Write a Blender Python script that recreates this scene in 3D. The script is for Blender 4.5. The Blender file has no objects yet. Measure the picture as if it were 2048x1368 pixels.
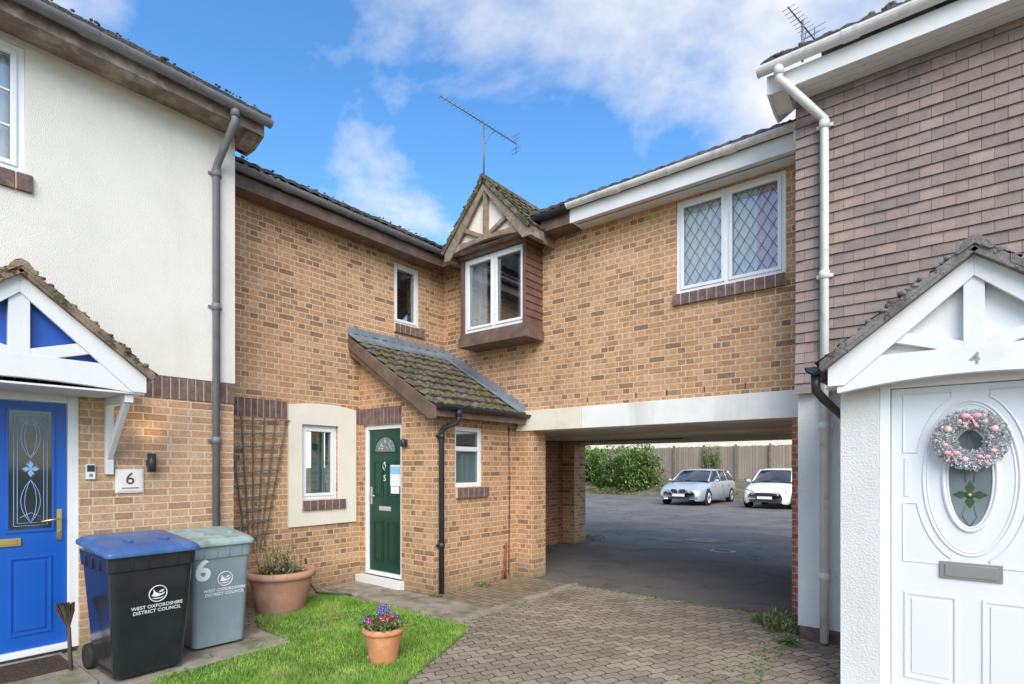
import bpy, math, random
from mathutils import Vector, Matrix, noise as mnoise
random.seed(7)
D=bpy.data
scene=bpy.context.scene
col=scene.collection
R=random.uniform
ORG={}
# ------------------------------------------------------------ materials
def base(name):
    m=D.materials.new(name); m.use_nodes=True
    nt=m.node_tree; b=nt.nodes['Principled BSDF']
    return m,nt,b
def N(nt,t,**k):
    n=nt.nodes.new(t)
    for a,v in k.items(): setattr(n,a,v)
    return n
def posnode(nt):
    return N(nt,'ShaderNodeNewGeometry').outputs['Position']
def noise(nt,vec,scale,detail=4,rough=.55,dist=0):
    n=N(nt,'ShaderNodeTexNoise'); n.inputs['Scale'].default_value=scale
    n.inputs['Detail'].default_value=detail; n.inputs['Roughness'].default_value=rough
    n.inputs['Distortion'].default_value=dist
    nt.links.new(vec,n.inputs['Vector']); return n.outputs['Fac']
def ramp(nt,fac,stops,interp='LINEAR'):
    r=N(nt,'ShaderNodeValToRGB'); cr=r.color_ramp; cr.interpolation=interp
    while len(cr.elements)<len(stops): cr.elements.new(.5)
    for e,(p,c) in zip(cr.elements,stops):
        e.position=p; e.color=(c[0],c[1],c[2],1) if hasattr(c,'__len__') else (c,c,c,1)
    nt.links.new(fac,r.inputs['Fac']); return r.outputs['Color']
def mixc(nt,fac,a,b,mode='MIX'):
    n=N(nt,'ShaderNodeMix',data_type='RGBA',blend_type=mode)
    for s,v in ((n.inputs[0],fac),(n.inputs[6],a),(n.inputs[7],b)):
        if hasattr(v,'is_output'): nt.links.new(v,s)
        elif hasattr(v,'__len__'): s.default_value=(v[0],v[1],v[2],1)
        else: s.default_value=v
    return n.outputs[2]
def math_(nt,op,a,b=None,clamp=False):
    n=N(nt,'ShaderNodeMath',operation=op); n.use_clamp=clamp
    for s,v in ((n.inputs[0],a),(n.inputs[1],b)):
        if v is None: continue
        if hasattr(v,'is_output'): nt.links.new(v,s)
        else: s.default_value=v
    return n.outputs[0]
def bump(nt,b,h,strength=.4,dist=.01):
    n=N(nt,'ShaderNodeBump'); n.inputs['Strength'].default_value=strength
    n.inputs['Distance'].default_value=dist
    nt.links.new(h,n.inputs['Height']); nt.links.new(n.outputs[0],b.inputs['Normal'])
def pm(name,c,rough=.6,var=.12,ns=5,bmp=0,bs=60,metal=0,spec=.5,c2=None,t2=(.55,.7),ns2=2.5,a2=1,streak=False,bd=.01):
    m,nt,b=base(name); p=posnode(nt)
    f=noise(nt,p,ns)
    lo=[x*(1-var) for x in c]; hi=[min(1,x*(1+var)) for x in c]
    colr=ramp(nt,f,[(.3,lo),(.7,hi)])
    if c2:
        pv=p
        if streak:
            mp=N(nt,'ShaderNodeMapping'); mp.inputs['Scale'].default_value=(1,1,.15)
            nt.links.new(p,mp.inputs['Vector']); pv=mp.outputs[0]
        f2=noise(nt,pv,ns2,6,.65)
        k=ramp(nt,f2,[(t2[0],0),(t2[1],a2)])
        colr=mixc(nt,k,colr,c2)
    nt.links.new(colr,b.inputs['Base Color'])
    b.inputs['Roughness'].default_value=rough; b.inputs['Metallic'].default_value=metal
    b.inputs['Specular IOR Level'].default_value=spec
    if bmp: bump(nt,b,noise(nt,p,bs,3),bmp,bd)
    return m
def brick(name,cols,mortar,w=.205,h=.070,ms=.007,stain=.14,bstr=.6,squash=.5,dark=.26,foot=True):
    m,nt,b=base(name)
    uv=N(nt,'ShaderNodeUVMap').outputs[0]; p=posnode(nt)
    nz=N(nt,'ShaderNodeTexNoise'); nz.inputs['Scale'].default_value=22; nt.links.new(p,nz.inputs['Vector'])
    va=N(nt,'ShaderNodeVectorMath',operation='MULTIPLY_ADD'); nt.links.new(nz.outputs['Color'],va.inputs[0])
    va.inputs[1].default_value=(.007,.007,.007); nt.links.new(uv,va.inputs[2])
    t=N(nt,'ShaderNodeTexBrick'); nt.links.new(va.outputs[0],t.inputs['Vector'])
    t.squash=squash; t.squash_frequency=2
    t.inputs['Scale'].default_value=1; t.inputs['Brick Width'].default_value=w; t.inputs['Row Height'].default_value=h
    t.inputs['Mortar Size'].default_value=ms; t.inputs['Mortar Smooth'].default_value=.3
    t.inputs['Color1'].default_value=(0,0,0,1); t.inputs['Color2'].default_value=(1,1,1,1); t.inputs['Mortar'].default_value=(.5,.5,.5,1)
    n=len(cols)
    c=ramp(nt,t.outputs['Color'],[(i/(n-1) if n>1 else 0,cc) for i,cc in enumerate(cols)])
    fine=noise(nt,p,38,4,.7)
    c=mixc(nt,1,c,ramp(nt,fine,[(.3,.78),(.7,1.2)]),'MULTIPLY')
    # darker firing marks inside individual bricks
    blot=noise(nt,p,17,4,.65)
    c=mixc(nt,ramp(nt,blot,[(.52,0),(.64,dark)]),c,[x*.5 for x in cols[0]])
    c=mixc(nt,t.outputs['Fac'],c,mortar)
    st=noise(nt,p,1.1,5,.6)
    c=mixc(nt,1,c,ramp(nt,st,[(.3,1-stain),(.7,1.06)]),'MULTIPLY')
    if foot:
        s=N(nt,'ShaderNodeSeparateXYZ'); nt.links.new(p,s.inputs[0])
        zz=math_(nt,'SUBTRACT',.42,s.outputs[2]); zz=math_(nt,'MULTIPLY',zz,math_(nt,'ADD',noise(nt,p,4,5,.7),.5)); 
        c=mixc(nt,ramp(nt,zz,[(.05,0),(.42,.6)]),c,(.16,.14,.08))
    nt.links.new(c,b.inputs['Base Color']); b.inputs['Roughness'].default_value=.9
    b.inputs['Specular IOR Level'].default_value=.2
    hgt=math_(nt,'SUBTRACT',math_(nt,'MULTIPLY',fine,.5),t.outputs['Fac'])
    bump(nt,b,hgt,bstr,.008)
    return m
M={}
M['brick5']=brick('buff_brick',[(.27,.155,.09),(.44,.245,.13),(.54,.305,.16),(.57,.33,.18),(.48,.265,.14),(.60,.365,.21)],(.66,.51,.35))
M['brick6']=brick('pale_brick',[(.38,.225,.135),(.51,.305,.18),(.58,.36,.215),(.54,.325,.195),(.62,.41,.26)],(.67,.54,.39),squash=.75,dark=.2)
M['brickp']=brick('red_brick',[(.22,.09,.055),(.34,.145,.08),(.42,.185,.10),(.30,.12,.065)],(.42,.31,.2),foot=False)
M['brickr']=brick('bright_red_brick',[(.40,.13,.07),(.50,.17,.09),(.44,.15,.08)],(.50,.42,.34),foot=False)
M['soldier']=pm('dark_brick',(.16,.10,.09),.85,.35,14,.5,60,c2=(.25,.165,.14),ns2=9)
M['mortar']=pm('mortar',(.60,.47,.32),.95,.1,20,.4,120)
M['cream']=pm('cream_render',(.78,.745,.665),.95,.035,3,.75,110,c2=(.61,.56,.46),t2=(.5,.85),ns2=1.6,a2=.7,streak=True,bd=.012)
M['surround']=pm('cream_paint',(.78,.72,.60),.9,.05,3,.3,120,c2=(.6,.52,.4),t2=(.55,.85),ns2=3,a2=.6,streak=True)
M['whiter']=pm('white_render',(.71,.705,.69),.9,.05,3,.6,70,c2=(.50,.48,.43),t2=(.5,.8),ns2=1.5,a2=.7,streak=True,bd=.014)
M['beam']=pm('white_beam_paint',(.77,.76,.72),.8,.05,4,.3,60,c2=(.46,.46,.38),t2=(.48,.76),ns2=1.8,a2=.8,streak=True)
M['beamc']=pm('cream_beam_paint',(.72,.67,.54),.8,.06,4,.3,60,c2=(.44,.40,.30),t2=(.5,.8),ns2=2)
M['white']=pm('white_paint',(.73,.73,.72),.5,.03,4,.15,30,c2=(.55,.54,.50),t2=(.55,.85),ns2=3,a2=.6)
M['upvc']=pm('white_upvc',(.80,.81,.82),.3,.02,3)
M['upvcd']=pm('weathered_white_plastic',(.72,.72,.69),.45,.05,4,0,c2=(.32,.31,.28),t2=(.54,.76),ns2=7,a2=.7)
M['brown']=pm('brown_wood',(.14,.09,.068),.6,.25,6,.3,40,c2=(.25,.19,.145),t2=(.48,.72),ns2=5,a2=.6)
M['brownred']=pm('brown_board',(.155,.082,.06),.6,.25,6,.3,40)
M['timber']=pm('weathered_timber',(.25,.185,.135),.75,.3,10,.4,40,c2=(.34,.265,.20),ns2=6)
M['oldfascia']=pm('peeling_brown_fascia',(.23,.175,.14),.8,.3,8,.4,40,c2=(.46,.42,.37),t2=(.48,.66),ns2=4,a2=.7)
M['grey']=pm('grey_plastic',(.17,.175,.185),.45,.12,6,.1,40,c2=(.30,.30,.29),t2=(.55,.75),ns2=9,a2=.5)
M['black']=pm('black_plastic',(.03,.031,.034),.42,.2,6)
M['lead']=pm('lead_flashing',(.23,.26,.30),.5,.2,6,.3,30,metal=.2)
def tilemat(name,c,moss,amt):
    m,nt,b=base(name); p=posnode(nt)
    cc=mixc(nt,ramp(nt,noise(nt,p,3.3,2),[(.4,0),(.6,1)]),[x*.65 for x in c],[x*1.3 for x in c])
    cc=mixc(nt,ramp(nt,noise(nt,p,30,4,.7),[(.5,0),(.7,.6)]),cc,(.27,.25,.23))
    k=ramp(nt,noise(nt,p,9,6,.7),[(amt,0),(amt+.07,1)])
    mc=ramp(nt,noise(nt,p,25,3),[(.35,[x*.45 for x in moss]),(.65,moss)])
    cc=mixc(nt,k,cc,mc)
    nt.links.new(cc,b.inputs['Base Color']); b.inputs['Roughness'].default_value=.95
    h=math_(nt,'ADD',k,math_(nt,'MULTIPLY',noise(nt,p,60,4),.6)); bump(nt,b,h,.9,.02)
    return m
M['tile']=tilemat('roof_tile',(.14,.12,.105),(.20,.20,.08),.56)
M['tilem']=tilemat('mossy_roof_tile',(.135,.105,.085),(.21,.22,.05),.50)
M['tileo']=tilemat('orange_brown_tile',(.24,.17,.11),(.17,.17,.08),.54)
M['tileg']=tilemat('lichened_tile',(.17,.155,.145),(.19,.19,.09),.58)
for i,c in enumerate([(.245,.193,.172),(.285,.215,.188),(.265,.205,.182),(.315,.232,.197),(.22,.175,.157)]):
    M['hang%d'%i]=pm('hung_tile_tone_%s'%'abcde'[i],c,.85,.12,12,.35,70,c2=(.20,.165,.152),ns2=5,t2=(.5,.8),a2=.35)
M['blue']=pm('blue_door_paint',(.008,.10,.46),.35,.04,3)
M['bluep']=pm('blue_infill_paint',(.014,.08,.38),.5,.12,5)
M['green']=pm('green_door_paint',(.004,.052,.034),.3,.06,3)
M['doorw']=pm('white_door',(.71,.72,.74),.3,.02,2)
M['gold']=pm('brass',(.75,.55,.22),.3,.05,5,metal=.9)
M['chrome']=pm('chrome',(.7,.7,.7),.3,.05,5,metal=.7)
M['silver']=pm('satin_steel',(.30,.29,.28),.45,.08,5,metal=.5)
M['dark']=pm('dark_interior',(.03,.032,.035),.9,.2,3)
M['room']=pm('pale_interior',(.46,.48,.44),.9,.25,2)
M['roomd']=pm('dim_interior',(.16,.19,.20),.9,.3,2)
M['frost']=pm('frosted_blind',(.42,.58,.57),.6,.08,3)
M['curtain']=pm('net_curtain',(.84,.84,.84),.9,.05,3)
M['pink']=pm('pink_curtain',(.76,.48,.56),.9,.15,5)
M['teal']=pm('teal_interior',(.05,.25,.28),.6,.3,2)
M['leadcame']=pm('lead_came',(.16,.16,.17),.5,.05,5)
M['terra']=pm('terracotta',(.52,.26,.17),.8,.12,6,.3,50,c2=(.62,.47,.39),t2=(.52,.75),ns2=4,a2=.6)
M['terrao']=pm('orange_terracotta',(.58,.24,.10),.8,.1,6,.3,50,c2=(.64,.45,.34),t2=(.52,.75),ns2=6,a2=.5)
M['soil']=pm('soil',(.06,.04,.025),.95,.3,15,.8,60)
M['leafa']=pm('leaf_green',(.08,.155,.03),.6,.35,9)
M['leafb']=pm('leaf_light_green',(.20,.28,.07),.6,.3,9)
M['leafd']=pm('leaf_dark_green',(.035,.075,.022),.6,.35,9)
M['leafl']=pm('laurel_leaf_bright',(.25,.37,.085),.5,.3,5)
M['straw']=pm('dry_leaf',(.30,.20,.10),.8,.3,9)
M['twig']=pm('twig',(.15,.11,.075),.85,.3,9)
M['bristle']=pm('dark_bristle',(.08,.06,.042),.9,.3,9)
M['petp']=pm('purple_petal',(.06,.03,.38),.6,.3,9)
M['petr']=pm('maroon_petal',(.28,.02,.07),.6,.3,9)
M['pety']=pm('yellow_petal',(.75,.55,.04),.6,.2,9)
M['fence']=brick('fence_timber',[(.29,.235,.185),(.38,.31,.245),(.33,.27,.21)],(.09,.07,.05),.15,9,.01,squash=1,dark=.2,foot=False)
M['trellis']=pm('trellis_timber',(.17,.145,.11),.9,.25,6,.4,40)
M['binblack']=pm('bin_black_plastic',(.022,.023,.027),.15,.2,5)
M['binblue']=pm('bin_blue_plastic',(.05,.12,.31),.38,.12,5,c2=(.17,.23,.35),t2=(.5,.8),ns2=5,a2=.6)
M['bingrey']=pm('bin_grey_plastic',(.22,.275,.295),.42,.08,5,c2=(.33,.37,.375),t2=(.55,.8),ns2=5,a2=.5)
M['bingreyl']=pm('bin_greygreen_plastic',(.31,.375,.355),.45,.1,5,c2=(.15,.19,.12),t2=(.5,.68),ns2=8,a2=.75)
M['whitetxt']=pm('white_lettering',(.85,.85,.85),.5,.03,5)
M['carsil']=pm('silver_car_paint',(.60,.62,.65),.25,.03,3,metal=.4)
M['carwh']=pm('white_car_paint',(.84,.84,.82),.25,.03,3)
M['carglass']=pm('car_glass',(.03,.035,.04),.06,.1,3,spec=.8)
M['lampglass']=pm('headlight_glass',(.45,.47,.50),.1,.3,20,metal=.4)
M['orange']=pm('orange_lens',(.7,.25,.03),.3,.1,5)
M['tyre']=pm('tyre_rubber',(.02,.02,.02),.8,.2,9)
M['redpipe']=pm('red_rusty_pipe',(.25,.07,.045),.7,.3,15)
M['snowleaf']=pm('frosted_leaf',(.60,.63,.65),.8,.15,30)
M['snowleaf2']=pm('grey_green_leaf',(.33,.39,.40),.8,.2,30)
M['snowleaf3']=pm('dusty_pink_leaf',(.64,.46,.46),.8,.15,30)
M['pinkr']=pm('pink_ribbon',(.76,.36,.40),.5,.1,20)
M['rose']=pm('rose_bauble',(.74,.46,.42),.35,.05,20)
M['blueline']=pm('light_blue_lead',(.30,.50,.80),.4,.05,5)
M['cream2']=pm('plaque_cream',(.80,.77,.70),.6,.04,5)
M['dkred']=pm('dark_number',(.10,.05,.035),.6,.1,5)
M['steelgrey']=pm('aerial_metal',(.20,.20,.20),.5,.1,9,metal=.5)
M['paper']=pm('paper_notice',(.76,.82,.85),.7,.03,5)
M['paperb']=pm('light_blue_notice',(.25,.55,.75),.7,.03,5)
M['mat']=pm('coir_mat',(.075,.05,.035),.95,.4,60,.8,200)
M['ceiling']=pm('passage_ceiling',(.70,.62,.48),.9,.08,2,.2,30)
def glassmat():
    m,nt,b=base('window_glass'); nt.nodes.remove(b)
    out=nt.nodes['Material Output']
    t=N(nt,'ShaderNodeBsdfTransparent'); t.inputs[0].default_value=(.93,.95,.95,1)
    g=N(nt,'ShaderNodeBsdfGlossy'); g.inputs['Roughness'].default_value=.02; g.inputs[0].default_value=(.85,.9,.95,1)
    lw=N(nt,'ShaderNodeLayerWeight'); lw.inputs[0].default_value=.4
    f=math_(nt,'MULTIPLY_ADD',lw.outputs['Fresnel'],.5); nt.nodes[-1].inputs[2].default_value=.07
    mx=N(nt,'ShaderNodeMixShader'); nt.links.new(f,mx.inputs[0]); nt.links.new(t.outputs[0],mx.inputs[1]); nt.links.new(g.outputs[0],mx.inputs[2])
    nt.links.new(mx.outputs[0],out.inputs[0]); return m
M['glass']=glassmat()
def asphalt():
    m,nt,b=base('asphalt'); p=posnode(nt)
    c=ramp(nt,noise(nt,p,90,4,.75),[(.35,(.125,.112,.10)),(.65,(.27,.245,.222))])
    c=mixc(nt,ramp(nt,noise(nt,p,.55,5,.6),[(.4,0),(.62,1)]),c,mixc(nt,.4,c,(.34,.31,.28)))
    c=mixc(nt,ramp(nt,noise(nt,p,1.3,6,.7,1),[(.5,0),(.66,.7)]),c,(.105,.093,.082))
    c=mixc(nt,ramp(nt,noise(nt,p,2.1,6,.75),[(.59,0),(.68,.8)]),c,(.12,.125,.045))
    # shade of the covered passage painted into the colour, fading at its far end
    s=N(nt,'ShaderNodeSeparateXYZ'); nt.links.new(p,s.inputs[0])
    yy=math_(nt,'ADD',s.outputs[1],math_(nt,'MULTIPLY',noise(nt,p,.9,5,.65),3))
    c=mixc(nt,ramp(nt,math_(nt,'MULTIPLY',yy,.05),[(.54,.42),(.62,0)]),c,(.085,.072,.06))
    nt.links.new(c,b.inputs['Base Color'])
    b.inputs['Roughness'].default_value=.92
    b.inputs['Specular IOR Level'].default_value=.2
    bump(nt,b,noise(nt,p,110,4,.7),.8,.008); return m
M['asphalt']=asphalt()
def paving():
    m,nt,b=base('block_paving'); p=posnode(nt)
    mp=N(nt,'ShaderNodeMapping'); mp.inputs['Rotation'].default_value=(0,0,math.radians(-20)); nt.links.new(p,mp.inputs[0])
    s=N(nt,'ShaderNodeSeparateXYZ'); nt.links.new(mp.outputs[0],s.inputs[0])
    u,v=s.outputs[0],s.outputs[1]
    def sn(x,per,amp,ph=0):
        a=math_(nt,'MULTIPLY_ADD',x,2*math.pi/per); nt.nodes[-1].inputs[2].default_value=ph
        return math_(nt,'MULTIPLY',math_(nt,'SINE',a),amp)
    u2=math_(nt,'ADD',u,sn(v,.1125,.015)); v2=math_(nt,'ADD',v,sn(u,.1125,.025))
    cb=N(nt,'ShaderNodeCombineXYZ'); nt.links.new(u2,cb.inputs[0]); nt.links.new(v2,cb.inputs[1])
    t=N(nt,'ShaderNodeTexBrick'); nt.links.new(cb.outputs[0],t.inputs['Vector'])
    t.inputs['Scale'].default_value=1; t.inputs['Brick Width'].default_value=.225; t.inputs['Row Height'].default_value=.1125
    t.inputs['Mortar Size'].default_value=.0065; t.inputs['Mortar Smooth'].default_value=.4
    t.inputs['Color1'].default_value=(0,0,0,1); t.inputs['Color2'].default_value=(1,1,1,1)
    c=ramp(nt,t.outputs['Color'],[(0,(.265,.212,.162)),(.5,(.335,.272,.208)),(1,(.395,.325,.25))])
    c=mixc(nt,1,c,ramp(nt,noise(nt,p,70,4,.7),[(.3,.70),(.7,1.25)]),'MULTIPLY')
    c=mixc(nt,1,c,ramp(nt,noise(nt,p,1.0,5,.6),[(.35,.78),(.65,1.12)]),'MULTIPLY')
    c=mixc(nt,ramp(nt,noise(nt,p,3.0,6,.7),[(.57,0),(.72,.55)]),c,(.16,.15,.09))
    jc=ramp(nt,noise(nt,p,2.5,3),[(.45,(.075,.06,.042)),(.65,(.09,.11,.035))])
    c=mixc(nt,t.outputs['Fac'],c,jc)
    nt.links.new(c,b.inputs['Base Color']); b.inputs['Roughness'].default_value=.88
    b.inputs['Specular IOR Level'].default_value=.2
    h=math_(nt,'SUBTRACT',math_(nt,'MULTIPLY',noise(nt,p,90,3),.3),t.outputs['Fac']); bump(nt,b,h,1,.015)
    return m
M['paving']=paving()
M['slab']=pm('concrete_slab',(.31,.27,.21),.85,.2,6,.5,80,c2=(.13,.135,.06),t2=(.47,.64),ns2=4,a2=.8)
M['slabb']=brick('path_brick',[(.25,.19,.13),(.33,.25,.17),(.29,.22,.155)],(.12,.13,.055),.215,.11,.009,squash=1,foot=False,stain=.3)
M['lawn']=pm('lawn_earth',(.10,.18,.028),.95,.4,20,.8,60)
M['grassa']=pm('grass_blade',(.165,.31,.036),.6,.3,4)
M['grassb']=pm('grass_blade_bright',(.27,.44,.055),.6,.25,4)
M['grassc']=pm('grass_blade_dry',(.34,.37,.12),.7,.3,4)
M['ground']=pm('rough_grass_ground',(.09,.12,.045),.95,.4,2,.6,30)
M['bank']=pm('earth_bank',(.16,.13,.08),.95,.4,3,.8,20,c2=(.10,.15,.04),ns2=2)
# ------------------------------------------------------------ mesh builder
class MB:
    def __init__(s): s.v=[];s.f=[];s.m=[];s.s=[]
    def add(s,vs,fs,mat=0,sm=False):
        o=len(s.v); s.v+= [Vector(v) for v in vs]
        for f in fs: s.f.append([i+o for i in f]); s.m.append(mat); s.s.append(sm)
        return s
    def box(s,x0,x1,y0,y1,z0,z1,mat=0):
        x0,x1=sorted((x0,x1)); y0,y1=sorted((y0,y1)); z0,z1=sorted((z0,z1))
        return s.add([(x0,y0,z0),(x1,y0,z0),(x1,y1,z0),(x0,y1,z0),(x0,y0,z1),(x1,y0,z1),(x1,y1,z1),(x0,y1,z1)],
          [(0,3,2,1),(4,5,6,7),(0,1,5,4),(1,2,6,5),(2,3,7,6),(3,0,4,7)],mat)
    def hexa(s,p,mat=0):
        return s.add(p,[(0,3,2,1),(4,5,6,7),(0,1,5,4),(1,2,6,5),(2,3,7,6),(3,0,4,7)],mat)
    def prism(s,poly,vec,mat=0):
        n=len(poly); vec=Vector(vec); a=[Vector(p) for p in poly]
        return s.add(a+[p+vec for p in a],[list(range(n))[::-1],[i+n for i in range(n)]]+[(i,(i+1)%n,(i+1)%n+n,i+n) for i in range(n)],mat)
    def tube(s,pts,r,n=10,mat=0,caps=True,sm=True):
        pts=[Vector(p) for p in pts]; rs=r if hasattr(r,'__len__') else [r]*len(pts)
        vs=[];ref=None
        for i,p in enumerate(pts):
            d=(pts[min(i+1,len(pts)-1)]-pts[max(i-1,0)]).normalized()
            if ref is None: ref=Vector((0,0,1)) if abs(d.z)<.9 else Vector((1,0,0))
            u=d.cross(ref).normalized(); w=u.cross(d).normalized(); ref=w
            for k in range(n):
                a=2*math.pi*k/n; vs.append(p+rs[i]*(math.cos(a)*u+math.sin(a)*w))
        fs=[]
        for i in range(len(pts)-1):
            for k in range(n):
                a=i*n+k;b=i*n+(k+1)%n; fs.append((a,b,b+n,a+n))
        s.add(vs,fs,mat,sm)
        if caps:
            o=len(s.v)-len(vs)
            s.f.append([o+k for k in range(n)][::-1]); s.m.append(mat); s.s.append(False)
            s.f.append([o+len(vs)-n+k for k in range(n)]); s.m.append(mat); s.s.append(False)
        return s
    def lathe(s,c,prof,n=24,mat=0,sm=True,ax='z'):
        vs=[];c=Vector(c)
        for r,h in prof:
            for k in range(n):
                a=2*math.pi*k/n
                if ax=='z': vs.append(c+Vector((r*math.cos(a),r*math.sin(a),h)))
                elif ax=='x': vs.append(c+Vector((h,r*math.cos(a),r*math.sin(a))))
                else: vs.append(c+Vector((r*math.cos(a),h,r*math.sin(a))))
        fs=[]
        for i in range(len(prof)-1):
            for k in range(n):
                a=i*n+k;b=i*n+(k+1)%n; fs.append((a,b,b+n,a+n))
        return s.add(vs,fs,mat,sm)
    def sph(s,c,r,n=10,mat=0):
        rx=r if hasattr(r,'__len__') else (r,r,r); c=Vector(c); vs=[];fs=[]
        for i in range(n//2+1):
            t=math.pi*i/(n//2)
            for k in range(n):
                a=2*math.pi*k/n; vs.append(c+Vector((rx[0]*math.sin(t)*math.cos(a),rx[1]*math.sin(t)*math.sin(a),rx[2]*math.cos(t))))
        for i in range(n//2):
            for k in range(n):
                a=i*n+k;b=i*n+(k+1)%n; fs.append((a,b,b+n,a+n))
        return s.add(vs,fs,mat,True)
    def leaf(s,c,d,up,l,w,mat=0):
        c=Vector(c);d=Vector(d).normalized();u=d.cross(Vector(up))
        if u.length<1e-3: u=Vector((1,0,0))
        u.normalize(); nn=u.cross(d)
        return s.add([c,c+d*l*.5+u*w*.5+nn*w*.1,c+d*l,c+d*l*.5-u*w*.5+nn*w*.1],[(0,1,2,3)],mat)
def fin(mb,name,parent,mats,bevel=0,label=None,xf=None,kind=None,category=None,group=None):
    if xf is not None: mb.v=[xf@v for v in mb.v]
    if not isinstance(mats,(list,tuple)): mats=[mats]
    xs=[v.x for v in mb.v];ys=[v.y for v in mb.v];zs=[v.z for v in mb.v]
    org=Vector(((min(xs)+max(xs))/2,(min(ys)+max(ys))/2,min(zs)))
    me=D.meshes.new(name); me.from_pydata([v-org for v in mb.v],[],mb.f); 
    for m in mats: me.materials.append(M[m] if isinstance(m,str) else m)
    me.polygons.foreach_set('material_index',mb.m); me.polygons.foreach_set('use_smooth',mb.s)
    me.update()
    uv=me.uv_layers.new(name='UVMap')
    for p in me.polygons:
        n=p.normal; ax=0 if abs(n.x)>=max(abs(n.y),abs(n.z)) else (1 if abs(n.y)>=abs(n.z) else 2)
        for li in p.loop_indices:
            v=me.vertices[me.loops[li].vertex_index].co+org
            uv.data[li].uv=(v.y,v.z) if ax==0 else ((v.x,v.z) if ax==1 else (v.x,v.y))
    o=D.objects.new(name,me); col.objects.link(o)
    if parent is not None: o.parent=parent; o.location=org-ORG[parent.name]
    else: o.location=org
    ORG[o.name]=org
    if bevel:
        b=o.modifiers.new('bevel','BEVEL'); b.width=bevel; b.segments=2; b.limit_method='ANGLE'; b.angle_limit=math.radians(40)
    if label: o['label']=label
    if kind: o['kind']=kind
    if category: o['category']=category
    if group: o['group']=group
    return o
def empty(name,loc,parent=None,label=None,category=None,group=None):
    o=D.objects.new(name,None); o.empty_display_size=.2; col.objects.link(o); loc=Vector(loc)
    if parent is not None: o.parent=parent; o.location=loc-ORG[parent.name]
    else: o.location=loc
    ORG[o.name]=loc
    if label: o['label']=label
    if category: o['category']=category
    if group: o['group']=group
    return o
# frames: a runs to a viewer's right, o outward
class FX:
    def __init__(s,p): s.p=p
    def P(s,a,o,z): return Vector((s.p+o,a,z))
    od=Vector((1,0,0))
class FY:
    def __init__(s,p): s.p=p
    def P(s,a,o,z): return Vector((a,s.p-o,z))
    od=Vector((0,-1,0))
def fb(mb,fr,a0,a1,o0,o1,z0,z1,mat=0):
    p=fr.P(a0,o0,z0);q=fr.P(a1,o1,z1); return mb.box(p.x,q.x,p.y,q.y,p.z,q.z,mat)
def fpoly(mb,fr,pts,o0,o1,mat=0):
    return mb.prism([fr.P(a,o0,z) for a,z in pts],fr.od*(o1-o0),mat)
def holes(mb,fr,a0,a1,z0,z1,hs,o0=-.3,o1=0,mat=0):
    As=sorted({a0,a1,*[h[0] for h in hs],*[h[1] for h in hs]}); Zs=sorted({z0,z1,*[h[2] for h in hs],*[h[3] for h in hs]})
    As=[a for a in As if a0<=a<=a1]; Zs=[z for z in Zs if z0<=z<=z1]
    for i in range(len(As)-1):
        run=None
        for j in range(len(Zs)-1):
            am=(As[i]+As[i+1])/2; zm=(Zs[j]+Zs[j+1])/2
            if any(h[0]<am<h[1] and h[2]<zm<h[3] for h in hs): 
                if run is not None: fb(mb,fr,As[i],As[i+1],o0,o1,run,Zs[j],mat); run=None
            elif run is None: run=Zs[j]
        if run is not None: fb(mb,fr,As[i],As[i+1],o0,o1,run,Zs[-1],mat)
def brickrow(fr,a0,a1,z0,z1,o0,o1,w=.075,parent=None,name='soldier_course'):
    mb=MB(); n=max(1,round((a1-a0)/w)); w=(a1-a0)/n
    fb(mb,fr,a0,a1,o0,o1-.006,z0+.004,z1-.004,1)
    for i in range(n):
        j=R(-.0015,.0015)
        fb(mb,fr,a0+i*w+.005,a0+(i+1)*w-.005,o0,o1+j,z0+R(0,.003),z1-R(0,.003),0)
    return fin(mb,name,parent,['soldier','mortar'],.003)
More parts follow.
